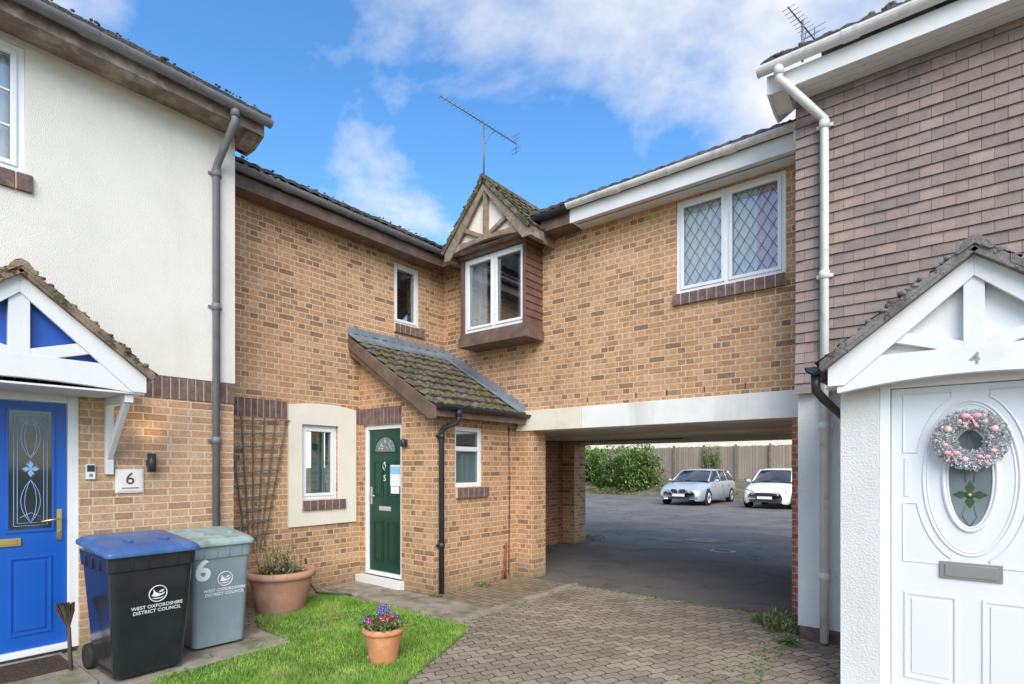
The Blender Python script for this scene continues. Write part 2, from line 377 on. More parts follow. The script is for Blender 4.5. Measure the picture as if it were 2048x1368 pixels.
def window(parent,fr,a0,a1,z0,z1,mull=(),o=-.07,back='roomd',fw=.05,sash=True,bars=None,trans=(),label=None,sill=None,curt=None,leaded=False,flat=False):
    w=parent if flat else empty('window',fr.P((a0+a1)/2,o,z0),parent,label)
    pre='window_' if flat else ''
    f=MB(); o0,o1=o-.04,o+.02
    fb(f,fr,a0,a0+fw,o0,o1,z0,z1); fb(f,fr,a1-fw,a1,o0,o1,z0,z1)
    fb(f,fr,a0+fw,a1-fw,o0,o1,z1-fw,z1); fb(f,fr,a0+fw,a1-fw,o0,o1,z0,z0+fw)
    edges=[a0+fw]
    for m in mull: fb(f,fr,m-fw/2,m+fw/2,o0,o1-.001,z0+fw,z1-fw); edges+=[m-fw/2,m+fw/2]
    edges.append(a1-fw)
    cells=[]
    zt=[z0+fw]
    for t in trans: zt+=[t-fw/2,t+fw/2]
    zt.append(z1-fw)
    for i in range(0,len(edges),2):
        for t in trans: fb(f,fr,edges[i],edges[i+1],o0,o1-.001,t-fw/2,t+fw/2)
        for j in range(0,len(zt),2): cells.append((edges[i],edges[i+1],zt[j],zt[j+1]))
    pn=MB(); ld=MB(); gk=MB()
    for (b0,b1,y0,y1) in cells:
        s=.038 if sash else .012
        so0,so1=o-.03,o+(.034 if sash else .012)
        b0-=.006;b1+=.006;y0-=.006;y1+=.006
        fb(f,fr,b0,b0+s,so0,so1,y0,y1); fb(f,fr,b1-s,b1,so0,so1,y0,y1)
        fb(f,fr,b0+s,b1-s,so0,so1,y1-s,y1); fb(f,fr,b0+s,b1-s,so0,so1,y0,y0+s)
        g=.006
        for q in ((b0+s,b0+s+g,y0+s,y1-s),(b1-s-g,b1-s,y0+s,y1-s),(b0+s+g,b1-s-g,y0+s,y0+s+g),(b0+s+g,b1-s-g,y1-s-g,y1-s)): fb(gk,fr,q[0],q[1],o-.003,o+.004,q[2],q[3])
        fb(pn,fr,b0+s-.004,b1-s+.004,o-.012,o-.004,y0+s-.004,y1-s+.004)
        if bars:
            nx,nz=bars; g0,g1,h0,h1=b0+s,b1-s,y0+s,y1-s
            for k in range(1,nx): c=g0+(g1-g0)*k/nx; fb(f,fr,c-.009,c+.009,o-.02,o+.006,h0,h1)
            for k in range(1,nz): c=h0+(h1-h0)*k/nz; fb(f,fr,g0,g1,o-.021,o+.005,c-.009,c+.009)
        if leaded:
            g0,g1,h0,h1=b0+s,b1-s,y0+s,y1-s; k=.62; sp=.118
            for sg in (1,-1):
                c=g0-2
                while c<g1+2:
                    def A(z): return c+sg*k*(z-h0)
                    zs=sorted([h0+(g0-c)/(sg*k),h0+(g1-c)/(sg*k)])
                    za=max(h0,zs[0]);zb=min(h1,zs[1])
                    if zb-za>.01: ld.tube([fr.P(A(za),o+.0+.001*sg,za),fr.P(A(zb),o+.0+.001*sg,zb)],.004,5)
                    c+=sp
    fin(f,pre+'frame',w,'upvc',.004)
    fin(gk,pre+'gasket',w,'grey')
    fin(pn,pre+'pane',w,'glass')
    if leaded: fin(ld,'lead_lattice',w,'leadcame')
    b=MB(); fb(b,fr,a0-.25,a1+.25,-1.3,-1.28,z0-.4,z1+.15,0)
    fin(b,pre+'interior',w,back)
    if curt:
        for (c0,c1,zz0,zz1,mt,oo) in curt:
            c=MB()
            n=max(2,int((c1-c0)/.02)); vs=[];fs=[]
            for i in range(n+1):
                a=c0+(c1-c0)*i/n; ww=.010*math.sin(i*1.3)+.005*math.sin(i*.47)
                vs+=[fr.P(a,oo+ww,zz0),fr.P(a,oo+ww*.6,zz1)]
            for i in range(n): fs.append((2*i,2*i+2,2*i+3,2*i+1))
            c.add(vs,fs,0,True)
            fin(c,pre+'curtain',w,['curtain','pink','frost','dark','teal','room'][mt])
    if sill:
        brickrow(fr,sill[0],sill[1],sill[2],sill[3],.001,.045,.105,w,'sill')
    return w
def tileroof(mb,O,e,s,L,S,course=.3,prof=.16,amp=.014,step=.032,mat=0,thick=.02,seed=0):
    O=Vector(O);e=Vector(e).normalized();s=Vector(s).normalized();n=e.cross(s)
    if n.z<0: n=-n
    rnd=random.Random(seed); nc=max(1,math.ceil(S/course)); sub=max(4,int(L/(prof/4)))
    vs=[];rows=0
    jit={}
    def h(i,k):
        x=i/sub*L; t=int(x/(prof*2)); 
        if (t,k) not in jit: jit[(t,k)]=rnd.uniform(-.005,.006)
        q=abs(math.sin(math.pi*x/prof))
        return amp*(q*1.6-.6)+jit[(t,k)]
    def row(d,off,k,jj=0):
        nonlocal rows
        for i in range(sub+1):
            hh=h(i,k)
            vs.append(O+e*(L*i/sub)+s*(d+jj*jit.get((int(i/sub*L/(prof*2)),k),0))+n*(off+hh))
        rows+=1
    for k in range(nc):
        d0=k*course; d1=min(S,(k+1)*course)
        row(d0,step-thick-.012,k,1.0); row(d0,step,k,1.0); row(d1,0.004,k)
    fs=[]
    for r in range(rows-1):
        for i in range(sub):
            a=r*(sub+1)+i; fs.append((a,a+1,a+sub+2,a+sub+1))
    mb.add(vs,fs,mat,False)
    mb.prism([O-n*.012,O+e*L-n*.012,O+e*L+s*S-n*.012,O+s*S-n*.012],-n*.025,mat)
def mosslumps(mb,pts,n,r,mat=0):
    for i in range(n):
        k=random.randrange(len(pts)-1); p=Vector(pts[k]).lerp(Vector(pts[k+1]),R(0,1)); q=R(.4,1)*r
        mb.sph(p+Vector((R(-1,1),R(-1,1),R(-.3,.3)))*r*.5,(q,q*R(.7,1.2),q*R(.4,.7)),7,mat)
def halfgutter(mb,p0,p1,r=.055,mat=0,brk=.9):
    p0=Vector(p0);p1=Vector(p1);d=(p1-p0).normalized();u=d.cross(Vector((0,0,1))).normalized()
    def arc(rr): return [u*rr*math.cos(math.pi*i/10)-Vector((0,0,1))*rr*math.sin(math.pi*i/10) for i in range(11)]
    def seg(a,b,rr,ri):
        out=arc(rr); inn=[v*ri/rr for v in arc(rr)][::-1]
        mb.prism([a+v for v in out+inn],b-a,mat)
    seg(p0,p1,r,r-.006)
    mb.prism([p0+v for v in arc(r+.003)],d*.008,mat); mb.prism([p1-d*.008+v for v in arc(r+.003)],d*.008,mat)
    L=(p1-p0).length;n=int(L/brk)
    for i in range(1,n+1):
        c=p0+d*(i*L/(n+1)); w=.06 if i%2 else .015
        seg(c-d*w,c+d*w,r+.007,r-.009)
def eavetube(mb,fr,a,otop,ztop,owall,zb,zbot,r=.034,mat=0,da=0):
    pts=[fr.P(a,otop,ztop),fr.P(a,otop,ztop-.10),fr.P(a+da*.15,otop-.03,ztop-.15),fr.P(a+da*.85,owall+.03,zb+.05),fr.P(a+da,owall,zb),fr.P(a+da,owall,zbot)]
    mb.tube(pts,r,12,mat)
    mb.tube([pts[0]+Vector((0,0,.02)),pts[1]+Vector((0,0,.03))],r+.008,12,mat)
    z=zb-.02
    while z>zbot+.3:
        c=fr.P(a+da,owall,z); mb.tube([c,c+Vector((0,0,-.07))],r+.008,12,mat)
        fb(mb,fr,a+da-r-.03,a+da+r+.03,owall-r-.004,owall-r+.012,z-.05,z-.02,mat)
        z-=1.35
def text(s,size,mapf,name,parent,mat,align='CENTER',bold=0):
    cu=D.curves.new('t','FONT'); cu.body=s; cu.size=size; cu.align_x=align; cu.align_y='CENTER'; cu.offset=bold; cu.resolution_u=4
    ob=D.objects.new('t',cu); col.objects.link(ob); bpy.context.view_layer.update()
    me=D.meshes.new_from_object(ob.evaluated_get(bpy.context.evaluated_depsgraph_get()))
    mb=MB(); mb.add([mapf(v.co.x,v.co.y) for v in me.vertices],[list(p.vertices) for p in me.polygons])
    D.objects.remove(ob); D.curves.remove(cu); D.meshes.remove(me)
    return fin(mb,name,parent,mat)
def curved_tie(ac,hw,z0,z1,rise=.06,n=12):
    lo=[(ac-hw+2*hw*i/n, z0+rise*(1-(2*i/n-1)**2)) for i in range(n+1)]
    return lo+[(ac+hw,z1),(ac-hw,z1)]
def gable(parent,fr,ac,half,ze,za,of,ob,bwv,tz0,tz1,mb_barge,mb_infill,mb_tim,roofm,rise=.06,strut=.035,verge=.05,amp=.01,tiewide=.93,ov=.05,mullw=.045,moss=0,rr=.06):
    b=MB(); k=(za-ze)/half
    for sg in (1,-1):
        pts=[(ac,za),(ac+sg*half,ze),(ac+sg*half,ze-bwv),(ac+sg*(half-.10),ze-bwv),(ac,za-bwv)]
        fpoly(b,fr,pts,of-.03,of)
        fb(b,fr,ac+sg*half,ac+sg*(half-.022),ob,of-.031,ze-bwv*.95,ze-.01)
    fin(b,'bargeboard',parent,mb_barge,.003)
    i=MB()
    fpoly(i,fr,[(ac,za-.03),(ac+half-.05,ze+.02),(ac+half-.05,tz0+rise*.4),(ac,tz0+rise+.02),(ac-half+.05,tz0+rise*.4),(ac-half+.05,ze+.02)],of-.105,of-.082)
    fin(i,'infill_panel',parent,mb_infill)
    t=MB(); fpoly(t,fr,curved_tie(ac,half*tiewide,tz0,tz1,rise),of-.08,of-.014)
    fb(t,fr,ac-mullw,ac+mullw,of-.078,of-.018,tz1-.01,za-bwv*.8)
    for sg in (1,-1):
        x0,z0_=ac+sg*mullw*.5,tz1-.01
        x1=ac+sg*half*.56; z1_=za-k*half*.56-bwv*.75
        dx,dz=x1-x0,z1_-z0_; l=math.hypot(dx,dz); nx,nz=-dz/l*strut,dx/l*strut
        fpoly(t,fr,[(x0+nx,z0_+nz),(x1+nx,z1_+nz),(x1-nx,z1_-nz),(x0-nx,z0_-nz)],of-.077,of-.02)
    fin(t,'timber_frame',parent,mb_tim,.003)
    r=MB()
    for q,sg in enumerate((1,-1)):
        L=of-ob+verge
        P0=fr.P(ac+sg*(half+ov),ob,ze-k*ov+.02); top=fr.P(ac,ob,za+.02)
        sv=top-P0
        tileroof(r,P0,fr.od,sv,L,sv.length,course=.2,prof=.15,amp=amp,step=.028,seed=q)
    p0=fr.P(ac,ob,za+.015); p1=fr.P(ac,of+verge+.005,za+.015)
    n=max(2,int((p1-p0).length/.33))
    for j in range(n):
        a=p0.lerp(p1,j/n);c=p0.lerp(p1,(j+1)/n)
        w=rr*1.5; zz=Vector((0,0,1)); sd=fr.P(1,0,0)-fr.P(0,0,0)
        prof=[sd*w-zz*w*k*.9,sd*w*.45+zz*.010,zz*.030,-sd*w*.45+zz*.010,-sd*w-zz*w*k*.9,-sd*w*.8-zz*w*k,zz*-.02,sd*w*.8-zz*w*k]
        r.prism([a+v+zz*.028 for v in prof],(c-a)*1.02)
    for sg in (1,-1):
        j=0
        while j*.16<half+ov*.5:
            x0=j*.16; x1=min(x0+.17,half+ov)
            z0_=za-k*x0; z1_=za-k*x1; jj=R(-.004,.006)
            fpoly(r,fr,[(ac+sg*x0,z0_+.05),(ac+sg*x1,z1_+.045),(ac+sg*x1,z1_+.002),(ac+sg*x0,z0_+.002)],of-.02,of+verge+jj)
            j+=1
    if moss:
        for sg in (1,-1):
            mosslumps(r,[fr.P(ac,of+verge*.5,za+.05),fr.P(ac+sg*half,of+verge*.5,ze+.05)],moss,.035)
            mosslumps(r,[fr.P(ac,of-.1,za+.05),fr.P(ac+sg*half,of-.1,ze+.05)],moss,.03)
    fin(r,'roof_tiles',parent,roofm)
def door(parent,fr,a0,a1,z0,z1,mat,o=-.06,fw=.06,framemat='upvc',label=None):
    d=empty('door',fr.P((a0+a1)/2,o,z0),parent,label)
    f=MB(); fb(f,fr,a0,a0+fw,o-.05,o+.03,z0,z1); fb(f,fr,a1-fw,a1,o-.05,o+.03,z0,z1); fb(f,fr,a0+fw,a1-fw,o-.05,o+.03,z1-fw,z1)
    fb(f,fr,a0+fw,a1-fw,o-.05,o+.04,z0,z0+.05)
    fin(f,'frame',d,framemat,.005)
    return d,(a0+fw,a1-fw,z0+.05,z1-fw,o)
def panel(mb,fr,a0,a1,z0,z1,o,mat=0,w=.018,d=.010):
    for (b0,b1,y0,y1) in ((a0,a1,z1-w,z1),(a0,a1,z0,z0+w),(a0,a0+w,z0+w,z1-w),(a1-w,a1,z0+w,z1-w)): fb(mb,fr,b0,b1,o-.001,o+d,y0,y1,mat)
    fb(mb,fr,a0+w*2.2,a1-w*2.2,o-.001,o+d*.8,z0+w*2.2,z1-w*2.2,mat)
# ------------------------------------------------------------ camera
cam=D.cameras.new('camera'); co=D.objects.new('camera',cam); col.objects.link(co); scene.camera=co
cam.sensor_width=36; cam.lens=1095/2048*36; cam.shift_y=.1216; cam.clip_end=2000; cam.clip_start=.05
co.location=(0,0,1.6); co.rotation_euler=(math.radians(90),0,math.radians(38.56))
# ============================================================ SETTING sheets
def sheet(name,pts,z,mat,kind='structure'):
    mb=MB(); mb.add([(x,y,z) for x,y in pts],[list(range(len(pts)))]); 
    return fin(mb,name,None,mat,kind=kind)
sheet('ground',[(-600,-600),(600,-600),(600,600),(-600,600)],-.03,'ground')
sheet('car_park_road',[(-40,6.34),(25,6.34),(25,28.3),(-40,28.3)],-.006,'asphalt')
sheet('block_paving',[(-6.6,-12),(12,-12),(12,6.336),(-6.6,6.336)],-.002,'paving')
lawnp=[(-2.9,-2),(-3.02,1.5),(-3.08,2.55),(-3.25,2.95),(-3.45,3.45),(-3.58,3.75),(-3.78,3.98),(-4.3,4.0),(-5.2,3.97),(-6.1,3.9),(-6.2,3.6),(-5.6,2.75),(-5.0,2.62),(-4.75,2.35),(-4.72,1.85),(-4.55,1.35),(-4.80,1.15),(-4.9,-2)]
sheet('lawn',lawnp,.006,'lawn')
def inpoly(x,y,P):
    c=False;j=len(P)-1
    for i in range(len(P)):
        if (P[i][1]>y)!=(P[j][1]>y) and x<(P[j][0]-P[i][0])*(y-P[i][1])/(P[j][1]-P[i][1])+P[i][0]: c=not c
        j=i
    return c
g=MB(); vs=[];fs=[];ms=[]
cnt=0
while cnt<80000:
    x=R(-6.3,-2.85);y=R(.6,4.1)
    e=mnoise.noise(Vector((x*6,y*6,9)))*.07
    if not inpoly(x+e+R(-.02,.02),y+e,lawnp): continue
    dn=mnoise.noise(Vector((x*1.7,y*1.7,0)))
    if R(0,1)>.75+dn: continue
    cnt+=1
    hgt=R(.014,.038)*(1+.5*dn); a=R(0,6.28); w=.0028; lx,ly=math.cos(a),math.sin(a); b=R(0,.035)
    o=len(vs); vs+=[(x-ly*w,y+lx*w,.004),(x+ly*w,y-lx*w,.004),(x+lx*b,y+ly*b,.006+hgt)]
    fs.append((o,o+1,o+2)); q=mnoise.noise(Vector((x*3,y*3,5)))+R(-.5,.5); ms.append(2 if q>.5 else (1 if q>-.05 else 0))
g.v=[Vector(v) for v in vs]; g.f=fs; g.m=ms; g.s=[False]*len(fs)
fin(g,'grass',None,['grassa','grassb','grassc'],kind='stuff')
mb=MB()
for (x0,x1,y0,y1) in [(-6.4+.62*i,-6.4+.62*(i+1)-.012,4.06,4.60) for i in range(4)]:
    mb.box(x0,x1,y0+R(-.01,.01),y1,-.05,.02+R(0,.006))
fin(mb,'garden_path',None,'slab',.006,kind='structure')
mb=MB(); mb.box(-4.88,-3.99,4.62,6.28,-.05,.014); fin(mb,'brick_path',None,'slabb',kind='structure')
mb=MB()
for i in range(12): mb.box(-3.985,-3.90,4.05+i*.19,4.05+i*.19+.18,-.04,.026+R(0,.006))
fin(mb,'path_edging',None,'slab',.005,kind='structure')
mb=MB(); mb.box(-5.84,-4.85,.3,1.24,-.03,.04); mb.box(-5.84,-4.65,1.25,2.62,-.03,.025)
fin(mb,'door_step_paving',None,'slab',.006,kind='structure')
mb=MB(); vs=[];fs=[]; nx=60
for i in range(nx+1):
    x=-45+75*i/nx
    for j,(yy,zz) in enumerate([(28.25,-.05),(28.3,.12),(29.2,.45),(30.8,.85),(34,.9),(60,.9)]): vs.append((x,yy+R(-.05,.05),zz+(R(-.06,.06) if j>1 else 0)))
for i in range(nx):
    for j in range(5): a=i*6+j; fs.append((a,a+6,a+7,a+1))
mb.add(vs,fs,0,True); fin(mb,'earth_bank_terrain',None,'bank',kind='structure')
mb=MB(); mb.box(-4.5,-3.85,11.55,12.2,-.02,.004); mb.box(-4.45,-3.9,11.6,12.15,-.01,.009)
fin(mb,'manhole_cover',None,'slab',.003,label='square concrete-framed manhole cover set in the asphalt',category='manhole cover')
mb=MB(); mb.lathe((-3.35,10.6,-.02),[(.0,.026),(.2,.026),(.23,.022),(.25,.0)],24)
for k in range(5): mb.box(-3.5,-3.2,10.5+k*.05,10.515+k*.05,.002,.011)
fin(mb,'drain_cover',None,'grey',label='round iron drain cover set in the asphalt',category='drain cover')
# ============================================================ HOUSE 5 (corner)
H5=empty('corner_house',(-6.4,6.2,0),label='buff brick corner house with green door and lean-to porch',category='house')
LX=FX(-6.45); RY=FY(6.3); SY=FY(4.67); PX=FX(-4.95)
mb=MB()
holes(mb,LX,2.60,10.1,0,4.95,[(3.778,4.312,1.17,2.14),(5.275,5.787,3.74,4.66)])
holes(mb,RY,-6.449,-3.822,2.40,4.98,[(-5.62,-4.53,3.5,4.66)])
holes(mb,RY,-6.449,-4.63,0,2.40,[],-.3,0)
holes(mb,SY,-6.449,-4.95,0,2.40,[(-6.366,-5.56,.1,2.165)],-.22,0)
mb.prism([(-6.449,4.67,2.40),(-4.95,4.67,2.40),(-4.95,4.67,2.41),(-6.449,4.67,3.34)],(0,.22,0))
holes(mb,PX,4.891,6.298,0,2.40,[(5.036,5.567,1.33,2.12)],-.22,0)
mb.box(-6.449,-6.35,6.602,9.65,0,2.11); 
fin(mb,'wall',H5,'brick5')
mb=MB(); mb.box(-6.349,-6.335,6.61,9.649,0,2.11); fin(mb,'passage_wall',H5,'brickp',label='darker red brick wall lining the covered passage')
mb=MB(); mb.box(-6.348,-6.05,9.652,10.1,0,2.11); fin(mb,'rear_pier',H5,'brick5')
mb=MB(); mb.box(-6.75,-3.822,9.85,10.1,2.111,4.9); fin(mb,'rear_wall',H5,'brick5')
mb=MB(); mb.box(-10.5,-6.75,2.64,2.9,0,4.9); fin(mb,'side_wall',H5,'brick5')
brickrow(LX,2.68,3.597,2.19,2.41,.001,.006,.075,H5)
brickrow(LX,4.59,4.668,2.19,2.41,.001,.006,.075,H5)
brickrow(SY,-6.44,-5.55,2.17,2.395,.001,.006,.075,H5)
mb=MB(); n=10
arc=[(4.59-(4.59-3.597)*i/n, 2.375+.045*(1-(2*i/n-1)**2)) for i in range(n+1)]
h=(3.778,4.312,1.17,2.14)
fb(mb,LX,3.597,h[0],.002,.03,.84,2.375); fb(mb,LX,h[1],4.59,.002,.03,.84,2.375)
fb(mb,LX,h[0],h[1],.002,.03,.84,h[2]); fb(mb,LX,h[0],h[1],.002,.03,h[3],2.375)
fpoly(mb,LX,arc[::-1],.002,.0295)
fin(mb,'window_surround',H5,'surround')
w=window(H5,LX,h[0],h[1],h[2],h[3],o=-.05,back='roomd',curt=[(4.10,4.3,1.1,2.2,4,-.3)])
brickrow(LX,3.77,4.41,1.035,1.165,.0305,.06,.105,w,'sill')
window(H5,LX,5.275,5.787,3.74,4.66,o=-.06,back='dark',sill=(5.265,5.85,3.60,3.735))
w=window(H5,PX,5.036,5.567,1.33,2.12,o=-.05,back='dark',trans=(1.83,),sash=False,sill=(5.04,5.66,1.19,1.325),curt=[(5.06,5.55,1.35,1.82,2,-.085)])
mb=MB()
for k in range(8): fb(mb,PX,5.09,5.52,-.115,-.095,1.86+k*.027,1.864+k*.027+.008)
fin(mb,'blind',w,'room')
mb=MB(); mb.box(-6.17,-6.15,2.5,5.98,4.70,4.84); mb.box(-6.449,-6.17,2.5,6.0,4.725,4.745)
mb.box(-6.15,-5.78,5.98,6.0,4.70,4.84); mb.box(-4.28,-3.822,5.98,6.0,4.735,4.90)
mb.box(-6.17,-3.822,6.0,6.299,4.75,4.765)
fin(mb,'fascia',H5,'brown',.003)
mb=MB(); halfgutter(mb,(-6.09,2.55,4.90),(-6.09,5.92,4.90),.055); halfgutter(mb,(-6.12,5.92,4.90),(-5.74,5.92,4.90),.055)
mb.tube([(-6.09,2.72,4.86),(-6.09,2.72,4.7),(-6.14,2.72,4.64)],.04,10)
fin(mb,'gutter',H5,'grey')
mb=MB(); halfgutter(mb,(-4.32,5.92,4.93),(-3.822,5.92,4.93),.06,0,.3); fin(mb,'gutter',H5,'black')
t30=math.radians(28.6)
r=MB(); tileroof(r,(-6.03,2.45,4.92),(0,1,0),(-math.cos(t30),0,math.sin(t30)),7.9,4.6,.32,.15,.012,.03,seed=3)
r.prism([(-6.2,2.5,4.9),(-10.04,2.5,7.0),(-14,2.5,4.9)],(0,.05,0))
r.prism([(-10.04,2.45,7.10),(-10.04,10.35,7.10),(-14,10.35,4.9),(-14,2.45,4.9)],(0,0,-.04))
tileroof(r,(-9.5,5.88,4.94),(1,0,0),(0,math.cos(t30),math.sin(t30)),5.69,2.6,.32,.15,.012,.03,seed=4)
r.prism([(-9.5,8.14,6.17),(-3.81,8.14,6.17),(-3.81,10.4,4.95),(-9.5,10.4,4.95)],(0,0,-.04))
mosslumps(r,[(-6.03,2.6,4.98),(-6.03,5.6,4.98)],30,.02)
fin(r,'roof',H5,'tile')
P5=empty('porch',(-5.6,5.4,2.2),H5,label='lean-to porch roof with mossy tiles and lead flashing')
r=MB(); e0=Vector((-4.76,4.50,2.33)); sl=Vector((-6.449+4.76,0,3.40-2.33))
tileroof(r,e0,(0,1,0),sl,1.79,sl.length,.22,.165,.02,.034,seed=9)
nn=Vector((1.07,0,1.69)).normalized()
for i in range(300):
    a=R(0,1)**1.7; b=R(.04,1.75); k=round(a*2.0/.22)*.22+.012
    p=e0+sl.normalized()*min(k,1.9)+Vector((0,b,0))+nn*.035; q=R(.008,.026)
    r.sph(p,(q*1.2,q*1.3,q*.8),7)
fin(r,'roof_tiles',P5,'tilem')
mb=MB()
mb.hexa([(-6.44,4.47,3.42),(-6.22,4.47,3.285),(-6.22,6.296,3.285),(-6.44,6.296,3.42),(-6.44,4.47,3.44),(-6.22,4.47,3.32),(-6.22,6.296,3.32),(-6.44,6.296,3.44)])
mb.box(-6.446,-6.43,4.47,6.29,3.42,3.52)
for i in range(14):
    t=i/14; a=Vector((-4.76,6.29,2.40)).lerp(Vector((-6.42,6.29,3.45)),t); b=Vector((-4.76,6.29,2.40)).lerp(Vector((-6.42,6.29,3.45)),t+1/14)
    mb.prism([(a.x,6.283+.001*(i%2),a.z-.03),(a.x,6.283+.001*(i%2),a.z+.10),(b.x+.002,6.283+.001*(i%2),a.z+.12),(b.x+.002,6.283+.001*(i%2),b.z-.03)],(0,.012,0))
a=Vector((-4.76,6.283,2.375));b=Vector((-6.42,6.283,3.425))
mb.prism([a,a+Vector((0,-.17,.0)),b+Vector((0,-.17,.0)),b],(0,0,.018))
fin(mb,'flashing',P5,'lead',.002)
mb=MB()
a=Vector((-4.72,4.475,2.33));b=Vector((-6.449,4.475,3.40))
mb.prism([a+Vector((0,0,-.02)),b+Vector((0,0,-.02)),b+Vector((0,0,-.17)),a+Vector((-.12,0,-.16)),a+Vector((0,0,-.16))],(0,.022,0))
mb.box(-4.76,-4.74,4.5,6.28,2.20,2.33); mb.box(-4.95,-4.76,4.50,6.29,2.215,2.23); mb.prism([(-4.96,4.498,2.22),(-4.96,4.498,2.44),(-6.449,4.498,3.36),(-6.449,4.498,3.14)],(0,.17,0))
fin(mb,'bargeboard',P5,'brown',.003)
mb=MB(); halfgutter(mb,(-4.69,4.50,2.335),(-4.69,6.28,2.335),.05,0,.8)
eavetube(mb,PX,4.84,.26,2.28,.045,2.03,.03,.033,0,-.085)
fin(mb,'gutter',P5,'black')
dd,(a0,a1,z0,z1,o)=door(H5,SY,-6.366,-5.56,.12,2.165,'green',label='green panelled door with fan-shaped glass')
mb=MB()
fb(mb,SY,a0,a1,o-.04,o,z0,z1)
am=(a0+a1)/2
for (p,q) in ((a0+.1,am-.04),(am+.04,a1-.1)):
    panel(mb,SY,p,q,1.20,1.68,o); panel(mb,SY,p,q,.30,.86,o)
fin(mb,'slab',dd,'green',.003)
mb=MB(); fpoly(mb,SY,[(am+(.215)*math.cos(math.pi*i/14),1.80+.20*math.sin(math.pi*i/14)) for i in range(15)],o-.001,o+.004)
fin(mb,'pane',dd,'roomd')
mb=MB()
for i in range(15):
    t0=math.pi*i/15;t1=math.pi*(i+1)/15
    mb.tube([SY.P(am+.225*math.cos(t0),o+.006,1.80+.21*math.sin(t0)),SY.P(am+.225*math.cos(t1),o+.006,1.80+.21*math.sin(t1))],.008,6)
mb.tube([SY.P(am-.23,o+.006,1.795),SY.P(am+.23,o+.006,1.795)],.008,6)
fin(mb,'fanlight_moulding',dd,'green')
mb=MB()
for i in (2,4,7,10,12):
    t=math.pi*i/14; mb.tube([SY.P(am+.05*math.cos(t),o+.006,1.81+.05*math.sin(t)),SY.P(am+.2*math.cos(t),o+.006,1.80+.19*math.sin(t))],.004,5)
for i in range(8):
    t0=math.pi*i/8;t1=math.pi*(i+1)/8
    for q in (.06,.13): mb.tube([SY.P(am+q*math.cos(t0),o+.006,1.81+q*.9*math.sin(t0)),SY.P(am+q*math.cos(t1),o+.006,1.81+q*.9*math.sin(t1))],.0035,5)
fin(mb,'leaded_fan',dd,'chrome')
mb=MB(); fb(mb,SY,am-.125,am+.125,o+.001,o+.012,1.00,1.06); fb(mb,SY,am-.105,am+.105,o+.012,o+.018,1.012,1.048); fin(mb,'letterbox',dd,'chrome',.003)
mb=MB(); fb(mb,SY,a0+.03,a0+.07,o,o+.012,1.08,1.32); mb.tube([SY.P(a0+.05,o+.012,1.2),SY.P(a0+.05,o+.05,1.2),SY.P(a0+.17,o+.05,1.2)],.009,8); fin(mb,'handle',dd,'chrome')
mb=MB(); q=[SY.P(am+.028*math.cos(2*math.pi*i/14),o+.02,1.60+.04*math.sin(2*math.pi*i/14)) for i in range(14)]; mb.tube(q+[q[0]],.006,6,0,False); mb.sph(SY.P(am,o+.012,1.645),(.018,.014,.022),8); mb.sph(SY.P(am,o+.012,1.555),(.012,.012,.016),8); fin(mb,'knocker',dd,'chrome')
text('5',.11,lambda u,v:SY.P(am+u,o+.012,1.44+v),'number',dd,'whitetxt',bold=.001)
mb=MB(); fb(mb,SY,am+.12,am+.32,o+.011,o+.014,1.34,1.62,0); fb(mb,SY,am+.12,am+.32,o+.0145,o+.0155,1.50,1.60,1); fb(mb,SY,am+.13,am+.30,o+.011,o+.0135,1.24,1.335,0); fin(mb,'notice',dd,['paper','paperb'])
mb=MB(); fb(mb,SY,-6.42,-5.50,.001,.10,.0,.115); fin(mb,'doorstep',H5,'white',.006)
mb=MB(); fb(mb,SY,-5.50,-5.44,.001,.02,1.86,1.95); c=SY.P(-5.47,.05,1.88); mb.lathe(c,[(.02,-.03),(.035,-.02),(.04,.05),(.02,.075)],12); mb.tube([SY.P(-5.47,.01,1.93),SY.P(-5.47,.05,1.95)],.01,8)
fin(mb,'wall_lamp',H5,'black')
mb=MB(); mb.tube([(-4.935,6.12,2.2),(-4.935,6.13,1.2),(-4.935,6.12,.05)],.006,6); fin(mb,'cable',H5,'black')
mb=MB(); mb.tube([(-4.90,6.0,.0),(-4.90,5.99,.28),(-4.90,6.02,.52)],.014,8); mb.tube([(-4.88,5.9,.0),(-4.90,5.99,.20)],.010,8); fin(mb,'standpipe',H5,'redpipe')
OR=empty('oriel_window',(-5.07,6.1,3.36),H5,label='brown boarded oriel window under a mossy half-timbered gable')
O_=FY(6.3)
x0,x1=-5.675,-4.473
mb=MB()
mb.box(x0-.03,x1+.03,5.87,6.298,3.36,3.50); mb.box(x0-.015,x1+.015,5.885,6.298,3.50,3.55)
fin(mb,'sill_board',OR,'brown',.004)
mb=MB(); mb.box(x0-.03,x1+.03,5.87,6.298,4.655,4.71); fin(mb,'head_board',OR,'brown',.004)
for sg,x in ((1,x1),(-1,x0)):
    mb=MB()
    for k in range(11):
        z=3.552+k*.1
        mb.prism([(x-sg*.05,5.905,z),(x+sg*.014,5.905,z),(x+sg*.0,5.905,z+.1),(x-sg*.05,5.905,z+.1)],(0,.393,0))
    fin(mb,'side_cladding',OR,'brownred',.002)
wf=FY(5.96)
window(OR,wf,x0+.05,x1-.02,3.57,4.65,mull=(-5.06,),o=.0,back='room',curt=[(x0+.08,-5.30,3.55,4.6,0,-.10),(-4.72,-4.5,3.55,4.6,5,-.10)],flat=True)
gable(OR,O_,-5.03,.77,4.75,5.575,.62,-.95,.15,4.67,4.80,'timber','surround','timber','tilem',rise=.075,strut=.028,verge=.03,amp=.012,ov=.035,mullw=.033,moss=14,rr=.05)
